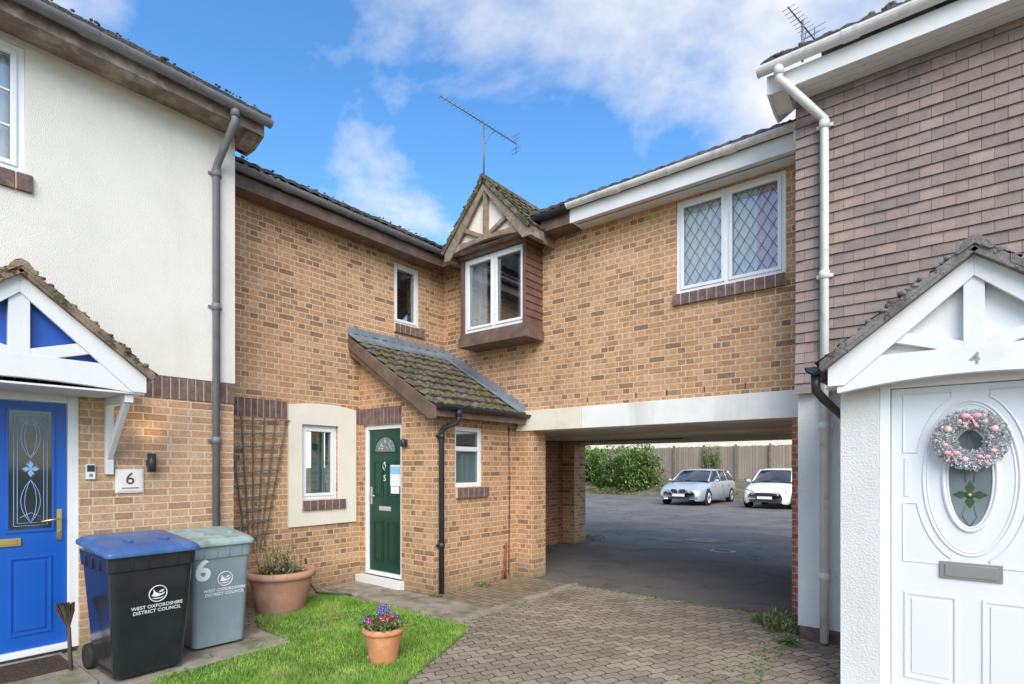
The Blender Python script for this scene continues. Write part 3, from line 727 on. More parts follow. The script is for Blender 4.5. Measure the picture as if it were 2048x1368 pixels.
mb=MB(); mb.box(-4.30,-4.23,5.69,6.0,4.61,4.76); mb.box(-5.81,-5.74,5.69,6.0,4.61,4.76); mb.box(-5.78,-4.26,5.76,6.29,4.712,4.727)
fin(mb,'soffit_box',OR,'oldfascia',.004)
# ============================================================ HOUSE 4 + over-arch part
H4=empty('tile_hung_house',(.5,6,0),label='tile-hung house with white gabled porch and link room over the archway',category='house')
W4=FY(5.67)
mb=MB(); holes(mb,RY,-3.818,-1.10,2.40,4.98,[(-2.531,-1.336,3.64,4.74)])
fin(mb,'link_wall',H4,'brick5',label='buff brick wall over the archway')
mb=MB(); mb.box(-3.818,-1.1,9.85,10.1,2.15,4.9); fin(mb,'rear_link_wall',H4,'brick5')
mb=MB(); mb.box(-1.28,-1.101,6.302,10.1,0,2.105); fin(mb,'arch_pier',H4,'brickr',label='narrow orange-red brick pier of the archway')
mb=MB(); mb.box(-3.818,-1.101,6.265,6.6,2.11,2.398); fin(mb,'arch_beam',H4,'beam',.006,label='weathered white beam over the archway')
mb=MB(); mb.prism([(-4.93,6.265,2.11),(-3.822,6.265,2.11),(-3.822,6.265,2.398),(-4.80,6.265,2.398)],(0,.034,0)); mb.box(-4.629,-3.822,6.3,6.6,2.11,2.398)
fin(mb,'arch_beam',H5,'beamc',.006,label='cream painted end of the archway beam')
mb=MB(); mb.box(-6.34,-1.281,6.6,10.1,2.13,2.2); mb.box(-6.04,-1.281,9.85,10.12,2.05,2.129); mb.box(-6.3,-1.281,8.1,8.3,2.08,2.129); fin(mb,'passage_ceiling',H4,'ceiling')
for x in (-3.75,-3.05,-2.65,-2.2,-1.75):
    mb=MB(); fb(mb,RY,x,x+.012,.0005,.003,2.45,2.52); fin(mb,'weep_hole',H4,'black')
window(H4,RY,-2.531,-1.336,3.64,4.74,mull=(-1.95,),o=-.045,fw=.055,back='roomd',sill=(-2.56,-1.33,3.50,3.635),leaded=True,curt=[(-2.5,-1.96,3.6,4.75,0,-.085),(-1.64,-1.36,3.6,4.75,1,-.085),(-1.94,-1.62,3.6,4.75,0,-.085)],label='diamond-leaded white window with net and pink curtains')
mb=MB(); mb.box(-3.818,-1.1,5.98,6.0,4.735,4.91); 
for i in range(3): mb.box(-3.818,-1.1,6.002+i*.1,6.096+i*.1,4.757,4.765)
mb.box(-3.818,-1.1,6.0,6.299,4.767,4.78)
fin(mb,'fascia',H4,'white',.003)
mb=MB(); mb.box(-3.77,-1.15,6.1,6.11,4.752,4.758); fin(mb,'soffit_vent',H4,'grey')
mb=MB(); halfgutter(mb,(-3.818,5.92,4.95),(-1.12,5.92,4.95),.055,0,.7)
mb.tube([(-1.16,5.93,4.93),(-1.16,5.93,4.8),(-1.13,5.98,4.72),(-1.125,5.99,4.5)],.035,10)
fin(mb,'gutter',H4,'upvcd')
mb=MB(); mb.box(-1.10,3.0,5.67,5.97,.12,4.99); mb.box(-1.10,-.85,5.972,10.2,.0,4.9); mb.box(2.7,3.0,5.972,10.2,0,4.9)
fin(mb,'wall',H4,'whiter')
mb=MB(); mb.box(-1.085,-.61,5.655,5.669,0,.12); fin(mb,'plinth',H4,'soldier')
mb=MB(); rnd=random.Random(3)
z=2.27;row=0
while z<4.94:
    tw_=.155
    x=-1.115
    fl=max(0,.05-.012*row) if row<4 else 0
    xs=[x]
    c=x+ (tw_ if row%2==0 else tw_/2)
    while c<2.9: xs.append(c); c+=tw_
    for i in range(len(xs)-1):
        a,b=xs[i]+.0013,xs[i+1]-.0013; jz=rnd.uniform(-.002,.002); jo=rnd.uniform(-.002,.004)
        zt=z+.12; 
        mb.hexa([W4.P(a,.042+fl+jo,z+jz),W4.P(b,.042+fl+jo,z+jz),W4.P(b,.028+fl,z+jz),W4.P(a,.028+fl,z+jz),
                 W4.P(a,.022+fl*.7,zt),W4.P(b,.022+fl*.7,zt),W4.P(b,.004,zt),W4.P(a,.004,zt)],rnd.choice([0,0,1,1,2,2,3,4]))
    z+=.095;row+=1
fin(mb,'hung_tiles',H4,['hang%d'%i for i in range(5)])
mb=MB(); mb.box(-1.28,3.0,5.36,5.385,4.985,5.14)
for i in range(3): mb.box(-1.13,3.0,5.387+i*.085,5.387+i*.085+.078,4.99,4.998)
mb.box(-1.27,3.0,5.387,5.65,5.0,5.012)
mb.prism([(-1.295,5.35,4.985),(-1.295,5.60,4.93),(-1.295,5.76,4.93),(-1.295,9,7.2),(-1.295,9,7.45),(-1.295,5.35,5.15)],(.022,0,0))
mb.prism([(-1.272,5.387,4.987),(-1.272,5.60,4.94),(-1.272,5.66,4.94),(-1.272,5.66,4.989)],(.14,0,0))
fin(mb,'fascia',H4,'white',.003)
mb=MB(); halfgutter(mb,(-1.36,5.29,5.20),(3.0,5.29,5.20),.06,0,.8)
eavetube(mb,FY(5.67),-1.18,.38,5.15,.085,4.72,.02,.036,0,.31)
fin(mb,'gutter',H4,'upvcd')
t34=math.radians(34)
r=MB(); tileroof(r,(-1.33,5.27,5.20),(1,0,0),(0,math.cos(t34),math.sin(t34)),4.4,3.6,.32,.15,.014,.035,seed=5)
r.prism([(-1.33,8.25,7.2),(3.07,8.25,7.2),(3.07,11.2,5.2),(-1.33,11.2,5.2)],(0,0,-.04))
tileroof(r,(-3.809,5.88,4.95),(1,0,0),(0,math.cos(t30),math.sin(t30)),2.6,2.6,.32,.15,.012,.03,seed=6)
r.prism([(-3.809,8.14,6.18),(-1.2,8.14,6.18),(-1.2,10.4,4.97),(-3.809,10.4,4.97)],(0,0,-.04))
mosslumps(r,[(-1.3,5.28,5.26),(1.8,5.28,5.26)],70,.03)
fin(r,'roof',H4,'tileg')
P4=empty('porch',(.12,5,0),H4,label='white rendered porch with gabled lichened tile roof')
PF=FY(4.5)
mb=MB(); holes(mb,PF,-.60,.84,0,2.30,[(-.37,.584,0,2.19)],-.12,0); mb.box(-.60,-.48,4.621,5.62,0,2.3); mb.box(.72,.84,4.621,5.62,0,2.3)
fin(mb,'wall',P4,'whiter')
gable(P4,PF,.12,.77,2.30,2.90,.20,-1.17,.15,2.10,2.33,'white','white','white','tileg',rise=.07,strut=.035,verge=.06,ov=.05,mullw=.05,moss=60)
mb=MB(); mb.box(-.67,-.60,4.32,5.62,2.145,2.16); mb.box(.84,.91,4.32,5.62,2.145,2.16); mb.box(-.60,.84,4.32,4.499,2.20,2.215)
fin(mb,'soffit',P4,'white')
text('4',.095,lambda u,v:PF.P(.125+u,.189,2.25+v),'number',P4,'silver',bold=.002)
mb=MB(); halfgutter(mb,(-.735,4.27,2.29),(-.735,5.6,2.29),.05,0,.6)
mb.tube([(-.735,4.36,2.25),(-.735,4.38,2.14),(-.70,4.5,2.08),(-.66,5.35,1.98),(-.66,5.5,1.9),(-.70,5.56,1.82)],.03,10)
fin(mb,'porch_gutter',P4,'black')
dd,(a0,a1,z0,z1,o)=door(H4,PF,-.37,.584,0.03,2.19,'doorw',o=-.05,label='white panelled door with oval glass')
mb=MB(); fb(mb,PF,a0+.004,a1-.004,o-.04,o,z0,z1-.004)
am=.107
def oval(rx,rz,cz,n=48): return [(am+rx*math.cos(2*math.pi*i/n),cz+rz*math.sin(2*math.pi*i/n)) for i in range(n)]
def ring(mb,rx,rz,cz,r,oo,n=48,mat=0):
    p=oval(rx,rz,cz,n); mb.tube([PF.P(a,oo,z) for a,z in p]+[PF.P(p[0][0],oo,p[0][1])],r,8,mat,False)
ring(mb,.238,.495,1.525,.009,o-.001); ring(mb,.218,.475,1.525,.006,o-.001); ring(mb,.132,.335,1.525,.014,o+.002); ring(mb,.113,.315,1.525,.007,o+.004)
for sg in (1,-1):
    for (zs) in (1,-1):
        pts=[]
        ax=am+sg*.345
        for i in range(9):
            t=math.radians(18+ i*7.5); pts.append((am+sg*.285*math.cos(t),1.525+zs*.55*math.sin(t)))
        pts=[(x,z) for x,z in pts if (z-1.525)*zs<.53]
        pts.append((pts[-1][0],1.525+zs*.56)); pts.append((ax,1.525+zs*.56)); pts.append((ax,pts[0][1]))
        q=[PF.P(x,o-.001,z) for x,z in pts]; mb.tube(q+[q[0]],.008,6,0,False)
    mb.prism([PF.P(am+sg*.31,o-.001,1.40),PF.P(am+sg*.34,o-.001,1.40),PF.P(am+sg*.34,o-.001,1.66),PF.P(am+sg*.31,o-.001,1.66)],PF.od*.007)
    p,q=(am+.06,am+.34) if sg>0 else (am-.34,am-.06)
    panel(mb,PF,p,q,.18,.76,o,d=.007)
fin(mb,'slab',dd,'doorw',.004)
mb=MB(); fpoly(mb,PF,oval(.113,.315,1.525),o+.0015,o+.003); fin(mb,'pane',dd,'roomd')
mb=MB()
def petal(ang,l,w,mt):
    cx,cz=am,1.42; d=(math.cos(ang),math.sin(ang)); nn=(-d[1],d[0])
    pts=[(cx,cz),(cx+d[0]*l*.5+nn[0]*w,cz+d[1]*l*.5+nn[1]*w),(cx+d[0]*l,cz+d[1]*l),(cx+d[0]*l*.5-nn[0]*w,cz+d[1]*l*.5-nn[1]*w)]
    fpoly(mb,PF,pts,o+.003,o+.0045+.0003*mt,mt)
for k in range(4): petal(math.pi/2*k,.09,.026,0)
mb.sph(PF.P(am,o+.004,1.42),(.026,.004,.026),10,0); mb.sph(PF.P(am,o+.007,1.42),(.010,.003,.010),8,1)
for i in (-1,1):
    mb.tube([PF.P(am+i*.02,o+.005,1.5),PF.P(am+i*.035,o+.005,1.7),PF.P(am,o+.005,1.83)],.0025,5,2); mb.tube([PF.P(am+i*.02,o+.005,1.35),PF.P(am+i*.035,o+.005,1.28),PF.P(am,o+.005,1.215)],.0025,5,2)
fin(mb,'stained_glass_flower',dd,['leafd','pinkr','leadcame'])
mb=MB(); fb(mb,PF,am-.152,am+.158,o+.001,o+.014,.875,.985); fb(mb,PF,am-.125,am+.131,o+.014,o+.02,.89,.97); fin(mb,'letterbox',dd,'silver',.003)
# ============================================================ HOUSE 6
H6=empty('rendered_house',(-6,1,0),label='cream rendered house with brick base and blue front door',category='house')
W6=FX(-5.85)
mb=MB(); holes(mb,W6,-2.5,2.663,0,2.25,[(.34,1.368,0,2.215)]); mb.box(-10.5,-6.15,2.36,2.66,0,2.25); fin(mb,'brick_wall',H6,'brick6')
mb=MB(); holes(mb,W6,-2.5,2.66,2.25,5.07,[(-.2,1.009,3.96,4.98)],-.3,-.005); mb.box(-10.5,-6.15,2.36,2.66,2.25,5.0); fin(mb,'inner_wall',H6,'cream')
mb=MB(); holes(mb,W6,-2.5,2.672,2.465,5.07,[(-.2,1.009,3.96,4.98)],-.004,.014); fin(mb,'rendered_wall',H6,'cream')
brickrow(W6,-2.5,2.668,2.25,2.462,-.005,.010,.075,H6)
window(H6,W6,-.2,1.009,3.96,4.98,mull=(.4,),o=-.03,fw=.055,back='room',bars=(2,3),sill=(-.25,1.055,3.815,3.955),curt=[(-.1,.95,3.9,4.95,0,-.10)])
mb=MB(); mb.box(-5.54,-5.52,-2.5,2.80,5.005,5.12)
mb.box(-5.84,-5.54,-2.5,2.79,5.035,5.047)
mb.prism([(-5.52,2.80,5.14),(-5.52,2.80,5.0),(-5.72,2.80,4.93),(-5.9,2.80,4.93),(-9,2.80,6.87),(-9,2.80,7.1)],(0,.025,0))
mb.prism([(-5.55,2.67,5.0),(-5.72,2.67,4.94),(-5.835,2.67,4.94),(-5.835,2.67,5.03),(-5.55,2.67,5.03)],(0,.129,0))
fin(mb,'fascia',H6,'oldfascia',.003)
mb=MB(); halfgutter(mb,(-5.45,-2.5,5.14),(-5.45,2.86,5.14),.058,0,.8)
eavetube(mb,W6,2.50,.39,5.09,.05,4.62,.03,.036,0,-.03)
fin(mb,'gutter',H6,'grey')
t33=math.radians(33)
r=MB(); tileroof(r,(-5.42,-2.5,5.15),(0,1,0),(-math.cos(t33),0,math.sin(t33)),5.34,4.5,.32,.15,.012,.03,seed=8)
r.prism([(-9.2,-2.5,7.55),(-9.2,2.84,7.55),(-13,2.84,5.1),(-13,-2.5,5.1)],(0,0,-.04))
mosslumps(r,[(-5.42,.6,5.21),(-5.42,2.8,5.21)],35,.02)
fin(r,'roof',H6,'tile')
C6=empty('door_canopy',(-5.6,.88,2.2),H6,label='white gabled canopy with blue infill and mossy tiles')
gable(C6,W6,.878,.80,2.37,3.02,.60,.015,.155,2.20,2.42,'white','bluep','white','tileo',rise=.05,strut=.045,verge=.05,ov=.05,mullw=.06,tiewide=.95,moss=40)
mb=MB(); mb.box(-5.83,-5.27,.08,1.67,2.20,2.215) 
fin(mb,'soffit',C6,'white')
for y in (1.57,.19):
    mb=MB()
    mb.box(-5.849,-5.80,y-.03,y+.03,1.53,2.199); mb.box(-5.80,-5.30,y-.03,y+.03,2.13,2.199)
    mb.prism([(-5.80,y-.022,1.66),(-5.80,y-.022,1.76),(-5.42,y-.022,2.13),(-5.34,y-.022,2.13)],(0,.044,0))
    fin(mb,'bracket',C6,'white',.004)
dd,(a0,a1,z0,z1,o)=door(H6,W6,.34,1.368,.05,2.215,'blue',o=-.06,fw=.075,label='blue panelled door with two leaded glass panels')
mb=MB(); fb(mb,W6,a0+.004,a1-.004,o-.04,o,z0,z1-.004)
am=(a0+a1)/2
for (p,q) in ((am+.065,am+.335),(am-.335,am-.065)):
    panel(mb,W6,p,q,.22,.86,o)
    for (b0,b1,y0,y1) in ((p-.02,q+.02,2.06,2.085),(p-.02,q+.02,1.06,1.085),(p-.02,p,1.085,2.06),(q,q+.02,1.085,2.06)): fb(mb,W6,b0,b1,o-.001,o+.012,y0,y1)
fin(mb,'slab',dd,'blue',.003)
mb=MB(); mc=MB()
for (p,q) in ((am+.065,am+.335),(am-.335,am-.065)):
    fb(mb,W6,p,q,o+.001,o+.004,1.085,2.06)
    c=(p+q)/2
    for k in range(2):
        i=.03+.022*k
        P=[(p+i,1.085+i),(q-i,1.085+i),(q-i,2.06-i),(p+i,2.06-i)]
        P=[W6.P(a,o+.006,z) for a,z in P]; mc.tube(P+[P[0]],.0022,5,0,False)
    for k in range(4):
        t=math.pi/2*k; d=(math.cos(t),math.sin(t)); nn=(-d[1],d[0]); L=.085 if k%2 else .07
        P=[(c,1.58),(c+d[0]*L*.5+nn[0]*.024,1.58+d[1]*L*.5+nn[1]*.024),(c+d[0]*L,1.58+d[1]*L),(c+d[0]*L*.5-nn[0]*.024,1.58+d[1]*L*.5-nn[1]*.024)]
        fpoly(mc,W6,[(c+(a-c)*.8,1.58+(z-1.58)*.8) for a,z in P],o+.004,o+.0055,0)
        P=[W6.P(a,o+.006,z) for a,z in P]; mc.tube(P+[P[0]],.0024,5,0,False)
    for s in (1,-1):
        for kk in (1,.6):
            mc.tube([W6.P(c,o+.006,1.58+s*.09)]+[W6.P(c+kk*.062*math.sin(math.pi*t/8)**.8,o+.006,1.58+s*(.09+.35*t/8)) for t in range(1,8)]+[W6.P(c,o+.006,1.58+s*.44)]+[W6.P(c-kk*.062*math.sin(math.pi*t/8)**.8,o+.006,1.58+s*(.09+.35*t/8)) for t in range(7,0,-1)]+[W6.P(c,o+.006,1.58+s*.09)],.0022,5,0,False)
        mc.tube([W6.P(c-.07,o+.006,1.58+s*.40),W6.P(c,o+.006,1.58+s*.36),W6.P(c+.07,o+.006,1.58+s*.40)],.0022,5)
fin(mb,'pane',dd,'carglass'); fin(mc,'leaded_pattern',dd,'blueline')
mb=MB(); fb(mb,W6,a1-.072,a1-.038,o,o+.012,.98,1.24); mb.tube([W6.P(a1-.055,o+.01,1.16),W6.P(a1-.055,o+.055,1.16),W6.P(a1-.07,o+.06,1.16),W6.P(a1-.18,o+.055,1.145)],.008,8); mb.tube([W6.P(a1-.055,o+.01,1.05),W6.P(a1-.055,o+.02,1.05)],.01,10); fin(mb,'handle',dd,'gold')
mb=MB(); fb(mb,W6,am-.14,am+.14,o+.001,o+.012,.955,1.02); fb(mb,W6,am-.115,am+.115,o+.012,o+.019,.968,1.008); fin(mb,'letterbox',dd,'gold',.003)
mb=MB(); fb(mb,W6,1.405,1.47,.001,.03,1.49,1.62,0); fb(mb,W6,1.41,1.465,.03,.033,1.555,1.612,1); mb.tube([W6.P(1.437,.031,1.525),W6.P(1.437,.036,1.525)],.014,12,2); fin(mb,'doorbell',H6,['paper','black','silver'],.002)
mb=MB(); fb(mb,W6,1.62,1.84,.001,.016,1.36,1.575); fb(mb,W6,1.632,1.828,.016,.024,1.372,1.563); fb(mb,W6,1.645,1.815,.024,.027,1.385,1.55)
q=fin(mb,'number_plaque',H6,'cream2',.003)
text('6',.15,lambda u,v:W6.P(1.73+u,.029,1.485+v),'number',q,'dkred',bold=.001)
mb=MB(); mb.tube([W6.P(1.665,.028,1.405),W6.P(1.795,.028,1.405)],.005,6)
fin(mb,'ornament',q,'timber')
lamp=empty('wall_lamp',W6.P(1.889,.05,1.56),H6,label='small black cylinder wall lamp, lit')
mb=MB(); mb.lathe(W6.P(1.889,.07,1.55),[(0,0),(.035,0),(.035,.17),(.03,.17),(.03,.15),(0,.15)],20); fb(mb,W6,1.865,1.913,.001,.05,1.60,1.66); fin(mb,'body',lamp,'black')
m,nt,b=base('lamp_glow'); b.inputs['Emission Color'].default_value=(1,.75,.4,1); b.inputs['Emission Strength'].default_value=6; M['glow']=m
mb=MB(); mb.lathe(W6.P(1.889,.07,1.55),[(0,.165),(.028,.165)],16); fin(mb,'bulb',lamp,'glow')
ld=D.lights.new('lamp_light','SPOT'); ld.energy=8; ld.color=(1,.75,.42); ld.spot_size=math.radians(110); ld.spot_blend=1; ld.shadow_soft_size=.05
lo=D.objects.new('lamp_light',ld); col.objects.link(lo); lo.parent=lamp; lo.location=Vector(W6.P(1.889,.12,1.735))-ORG[lamp.name]; lo.rotation_euler=(math.radians(180),0,0)
mb=MB(); mb.box(-5.72,-5.3,.5,1.2,.041,.055,0)
for i in range(9): mb.box(-5.70+i*.046,-5.68+i*.046,.52,1.18,.055,.062,0)
fin(mb,'door_mat',None,'mat',.003,label='dark ribbed door mat on the paving before the blue door',category='door mat')
# ============================================================ THINGS
T=empty('trellis',(-6.4,3.2,.7),label='weathered wooden fan trellis fixed to the brick wall',category='trellis')
n=5
mb=MB()
for i in range(n+1):
    t=i/n; a0=3.06+.20*t; a1=2.86+.70*t
    p=LX.P(a0,.03,.60);q=LX.P(a1,.03,2.20); mb.prism([p,p+Vector((0,.016,0)),q+Vector((0,.016,0)),q],(.012,0,0))
fin(mb,'upright',T,'trellis')
mb=MB()
for k in range(10):
    z=.78+k*.15; t=(z-.60)/1.6; a0=3.06-.20*t;a1=3.26+.30*t
    mb.hexa([(-6.405,a0-.03,z-.02),(-6.392,a0-.03,z-.02),(-6.392,a1+.05,z+.03),(-6.405,a1+.05,z+.03),(-6.405,a0-.03,z-.005),(-6.392,a0-.03,z-.005),(-6.392,a1+.05,z+.045),(-6.405,a1+.05,z+.045)])
fin(mb,'rail',T,'trellis')
def bin_(name,x,y,ang,bodym,lidm,bw,bd,tw,td,h,label,txtm='whitetxt'):
    T=empty(name,(x,y,0),label=label,category='wheelie bin',group='wheelie bins by the house wall')
    xf=Matrix.Translation((x,y,.03))@Matrix.Rotation(ang,4,'Z')
    def rr(hx,hy,z,r=.05,cx=0,n=4):
        pts=[]
        for (sx,sy,a0) in ((1,1,0),(-1,1,90),(-1,-1,180),(1,-1,270)):
            for i in range(n+1):
                a=math.radians(a0+90*i/n); pts.append(Vector((cx+sx*(hx-r)+r*math.cos(a),sy*(hy-r)+r*math.sin(a),z)))
        return pts
    mb=MB(); rings=[]
    def hx(z): return bd/2+(td-bd)/2*z/h
    def hy(z): return bw/2+(tw-bw)/2*z/h
    for z in (.02,.06,h*.45,h-.12,h-.119,h-.03,h):
        e=.012 if z>h-.12 else 0
        rings.append(rr(hx(z)+e,hy(z)+e,z))
    n=len(rings[0]); vs=[p for r_ in rings for p in r_]; fs=[]
    for i in range(len(rings)-1):
        for k in range(n): a=i*n+k;b=i*n+(k+1)%n; fs.append((a,b,b+n,a+n))
    fs.append(list(range(n))[::-1]); fs.append([len(vs)-n+k for k in range(n)])
    mb.add(vs,fs,0,False)
    for s in (-1,1):
        for k in (-.16,0,.16): mb.box(k-.006,k+.006,s*(hy(h-.06)+.008),s*(hy(h-.06)+.022),h-.12,h-.03)
    for k in (-.15,-.05,.05,.15): mb.box(hx(h-.06)+.010,hx(h-.06)+.02,k-.005,k+.005,h-.11,h-.03)
    mb.box(-hx(.2)-.05,-hx(.2)+.03,-bw/2-.0,bw/2+.0,.10,.22)
    o=fin(mb,'body',T,bodym,.006,xf=xf)
    mb=MB(); L=[rr(td/2+.035,tw/2+.03,h+.004),rr(td/2+.035,tw/2+.03,h+.035),rr(td/2-.0,tw/2-.005,h+.065),rr(td/2-.10,tw/2-.10,h+.08)]
    vs=[p for r_ in L for p in r_]
    for i,p in enumerate(vs): p.z+= .05*(-(p.x)/td+.2)
    fs=[]
    for i in range(3):
        for k in range(n): a=i*n+k;b=i*n+(k+1)%n; fs.append((a,b,b+n,a+n))
    fs.append(list(range(n))[::-1]); fs.append([len(vs)-n+k for k in range(n)])
    mb.add(vs,fs,0,False)
    for k in (-.12,.12): mb.box(-td/2+.1,td/2-.12,k-.02,k+.02,h+.07,h+.094)
    fin(mb,'lid',T,lidm,.008,xf=xf)
    mb=MB(); mb.tube([(-td/2-.0,-tw/2+.06,h-.02),(-td/2-.10,-tw/2+.06,h+.02),(-td/2-.10,tw/2-.06,h+.02),(-td/2,tw/2-.06,h-.02)],.014,8); fin(mb,'handle',T,bodym,xf=xf)
    for s in (-1,1):
        mb=MB(); mb.lathe((-bd/2-.03,s*(bw/2+.01),.09),[(0,-.02),(.06,-.022),(.09,-.025),(.1,-.015),(.1,.015),(.09,.025),(.06,.022),(0,.02)],20,ax='y'); fin(mb,'wheel',T,'tyre',xf=xf)
    def mf(u,v,z0): 
        z=z0+v; return xf@Vector((hx(z)+.0022,u,z))
    def tx(s,size,u0,z0,b=0):
        return text(s,size,lambda u,v:mf(u0+u,v,z0),'lettering',T,txtm,bold=b)
    zc=h*.66; uo=.03
    mb=MB(); 
    P=[mf(uo+.06*math.cos(2*math.pi*i/28),.06*math.sin(2*math.pi*i/28),zc) for i in range(28)]
    mb.tube(P+[P[0]],.0035,5,0,False)
    for pts in ([(-.045,-.012),(-.02,-.022),(.01,-.02),(.04,-.008),(.047,.008),(.02,-.004),(.0,.0),(-.02,.018),(-.028,.032),(-.038,.034),(-.03,.022),(-.034,.0)],[(-.045,-.03),(-.015,-.04),(.02,-.04),(.046,-.025),(.02,-.032),(-.015,-.032)],[(.0,.006),(.03,.012),(.042,.028),(.015,.022)]):
        mb.add([mf(uo+a,b_,zc) for a,b_ in pts],[list(range(len(pts)))])
    fin(mb,'emblem',T,txtm)
    tx('WEST OXFORDSHIRE',.036,uo,zc-.092,.0003); tx('DISTRICT COUNCIL',.036,uo,zc-.128,.0003)
    return T,tx,mf
T1,_,_=bin_('wheelie_bin',-4.97,1.53,math.radians(1),'binblack','binblue',.46,.50,.57,.68,.93,'black wheelie bin with blue lid standing by the blue door')
T2,tx,mf=bin_('wheelie_bin',-5.20,2.16,math.radians(-3),'bingrey','bingreyl',.42,.46,.49,.56,.90,'grey wheelie bin with algae-stained lid beside the black bin')
tx('6',.25,-.15,.68,.008)
B=empty('hand_broom',(-5.30,1.19,.03),label='old dark brown hand broom leaning beside the black bin',category='broom')
mb=MB(); mb.tube([(-5.24,1.17,.05),(-5.30,1.17,.36)],.014,8); fin(mb,'handle',B,'bristle')
mb=MB()
for i in range(200):
    a=R(-.5,.5); mb.tube([(-5.30,1.17,.34),(-5.31+a*.05+R(-.02,.02),1.15+a*.11,.54+R(-.05,.02))],.0032,3,0,False)
fin(mb,'bristles',B,'bristle')
def pot(name,x,y,r,h,mat,label):
    T=empty(name,(x,y,0),label=label,category='flower pot')
    mb=MB(); mb.lathe((x,y,0),[(0,.0),(r*.66,0),(r*.68,.01),(r*.80,h*.45),(r*.92,h*.78),(r*.94,h*.82),(r*1.02,h*.84),(r*1.05,h*.9),(r*1.03,h*.98),(r*.98,h),(r*.92,h),(r*.88,h*.9),(r*.86,h*.8)],40)
    fin(mb,'pot',T,mat)
    mb=MB(); mb.lathe((x,y,h*.86),[(0,.02),(r*.5,.015),(r*.88,0)],24); fin(mb,'soil',T,'soil')
    return T
T=pot('plant_pot',-5.80,3.16,.355,.46,'terra','large weathered terracotta pot with straggly plants by the wall')
mb=MB(); ml=MB()
for i in range(34):
    a=R(0,6.28); rr_=R(.02,.24); p=Vector((-5.80+rr_*math.cos(a),3.16+rr_*math.sin(a),.40)); L=R(.14,.42)
    d=Vector((R(-.5,.5),R(-.5,.5),1)).normalized(); pts=[p,p+d*L*.5,p+d*L+Vector((R(-.08,.08),R(-.08,.08),0))]
    mb.tube(pts,[.005,.0035,.002],5)
    for k in range(9):
        t=R(.25,1); q=p+d*L*t; ml.leaf(q,(R(-1,1),R(-1,1),R(-.3,.8)),(0,0,1),R(.03,.06),R(.014,.028),random.choice([0,1,1,2]))
for i in range(260):
    a=R(0,6.28); rr_=.28*math.sqrt(R(0,1)); ml.leaf((-5.80+rr_*math.cos(a),3.16+rr_*math.sin(a),.42+R(0,.06)),(R(-1,1),R(-1,1),R(-.1,.8)),(0,0,1),R(.03,.06),R(.015,.03),random.choice([0,1,2]))
fin(mb,'stems',T,'twig'); fin(ml,'leaves',T,['leafa','leafb','straw'])
T=pot('flower_pot',-3.63,2.86,.165,.29,'terrao','small orange terracotta pot with pansies on the lawn')
ml=MB(); mf_=MB()
for i in range(420):
    a=R(0,6.28); rr_=.19*math.sqrt(R(0,1)); p=(-3.63+rr_*math.cos(a),2.86+rr_*math.sin(a),.28+R(0,.08)*(1-rr_*3)+.01)
    ml.leaf(p,(R(-1,1),R(-1,1),R(-.2,1)),(0,0,1),R(.025,.05),R(.014,.026),random.choice([0,0,1,2]))
for i in range(24):
    a=R(0,6.28); rr_=.15*math.sqrt(R(0,1)); up=i<6
    c=Vector((-3.63+rr_*math.cos(a)*(0.4 if up else 1),2.86+rr_*math.sin(a)*(.4 if up else 1),(.42 if up else .35)+R(-.02,.03)))
    mt=0 if up else random.choice([1,1,0])
    for k in range(5):
        t=k*1.257; d=Vector((math.cos(t)*.78,math.cos(t)*.62,math.sin(t))); mf_.leaf(c,d,(.62,-.78,.3),.022,.022,mt)
    mf_.sph(c+Vector((.004,-.006,.002)),.005,6,2)
fin(ml,'leaves',T,['leafa','leafd','leafb']); fin(mf_,'flowers',T,['petp','petr','pety'])
mb=MB(); mb.tube([(-6.3,3.75,.45),(-6.2,3.72,.2),(-6.05,3.75,.06),(-5.85,3.9,.04),(-5.7,4.0,.035)],.014,8); fin(mb,'garden_hose',None,'leafd',label='dark green hose end lying by the big pot',category='hose')
Wc=Vector((.107,4.50,1.77)); T=empty('wreath',Wc,label='frosted grey and pink wreath with bows and baubles',category='wreath')
mb=MB()
for i in range(5200):
    a=R(0,6.28); b=R(0,6.28); rr_=.128+.060*math.cos(b)*math.sqrt(R(.05,1)); c=Vector((Wc.x+rr_*math.cos(a),Wc.y-.0-abs(.05*math.sin(b)),Wc.z+rr_*math.sin(a)))
    mb.leaf(c,(math.cos(a+R(-1,1))*R(-.6,1),-R(0,.8),math.sin(a+R(-1,1))*R(-.6,1)),(0,1,.2),R(.012,.026),R(.007,.014),random.choice([0,0,0,1,1,2]))
fin(mb,'foliage',T,['snowleaf','snowleaf2','snowleaf3'])
for a,r_ in ((.5,.022),(1.0,.018),(2.6,.024),(3.4,.018),(4.5,.02),(5.7,.018),(2.0,.016)):
    mb=MB(); mb.sph((Wc.x+.128*math.cos(a),Wc.y-.05,Wc.z+.128*math.sin(a)),r_,12); fin(mb,'bauble',T,'rose')
for (a,s) in ((1.55,1.15),(3.95,.9),(5.2,.75)):
    mb=MB(); c=Vector((Wc.x+.132*math.cos(a),Wc.y-.06,Wc.z+.132*math.sin(a)))
    for sg in (1,-1):
        mb.sph(c+Vector((sg*.024*s,0,.012*s)),(.024*s,.010*s,.016*s),8); mb.prism([c,c+Vector((sg*.02*s,0,-.05*s)),c+Vector((sg*.035*s,0,-.045*s))],(0,-.004,0))
    mb.sph(c,.011*s,8); fin(mb,'bow',T,'pinkr')
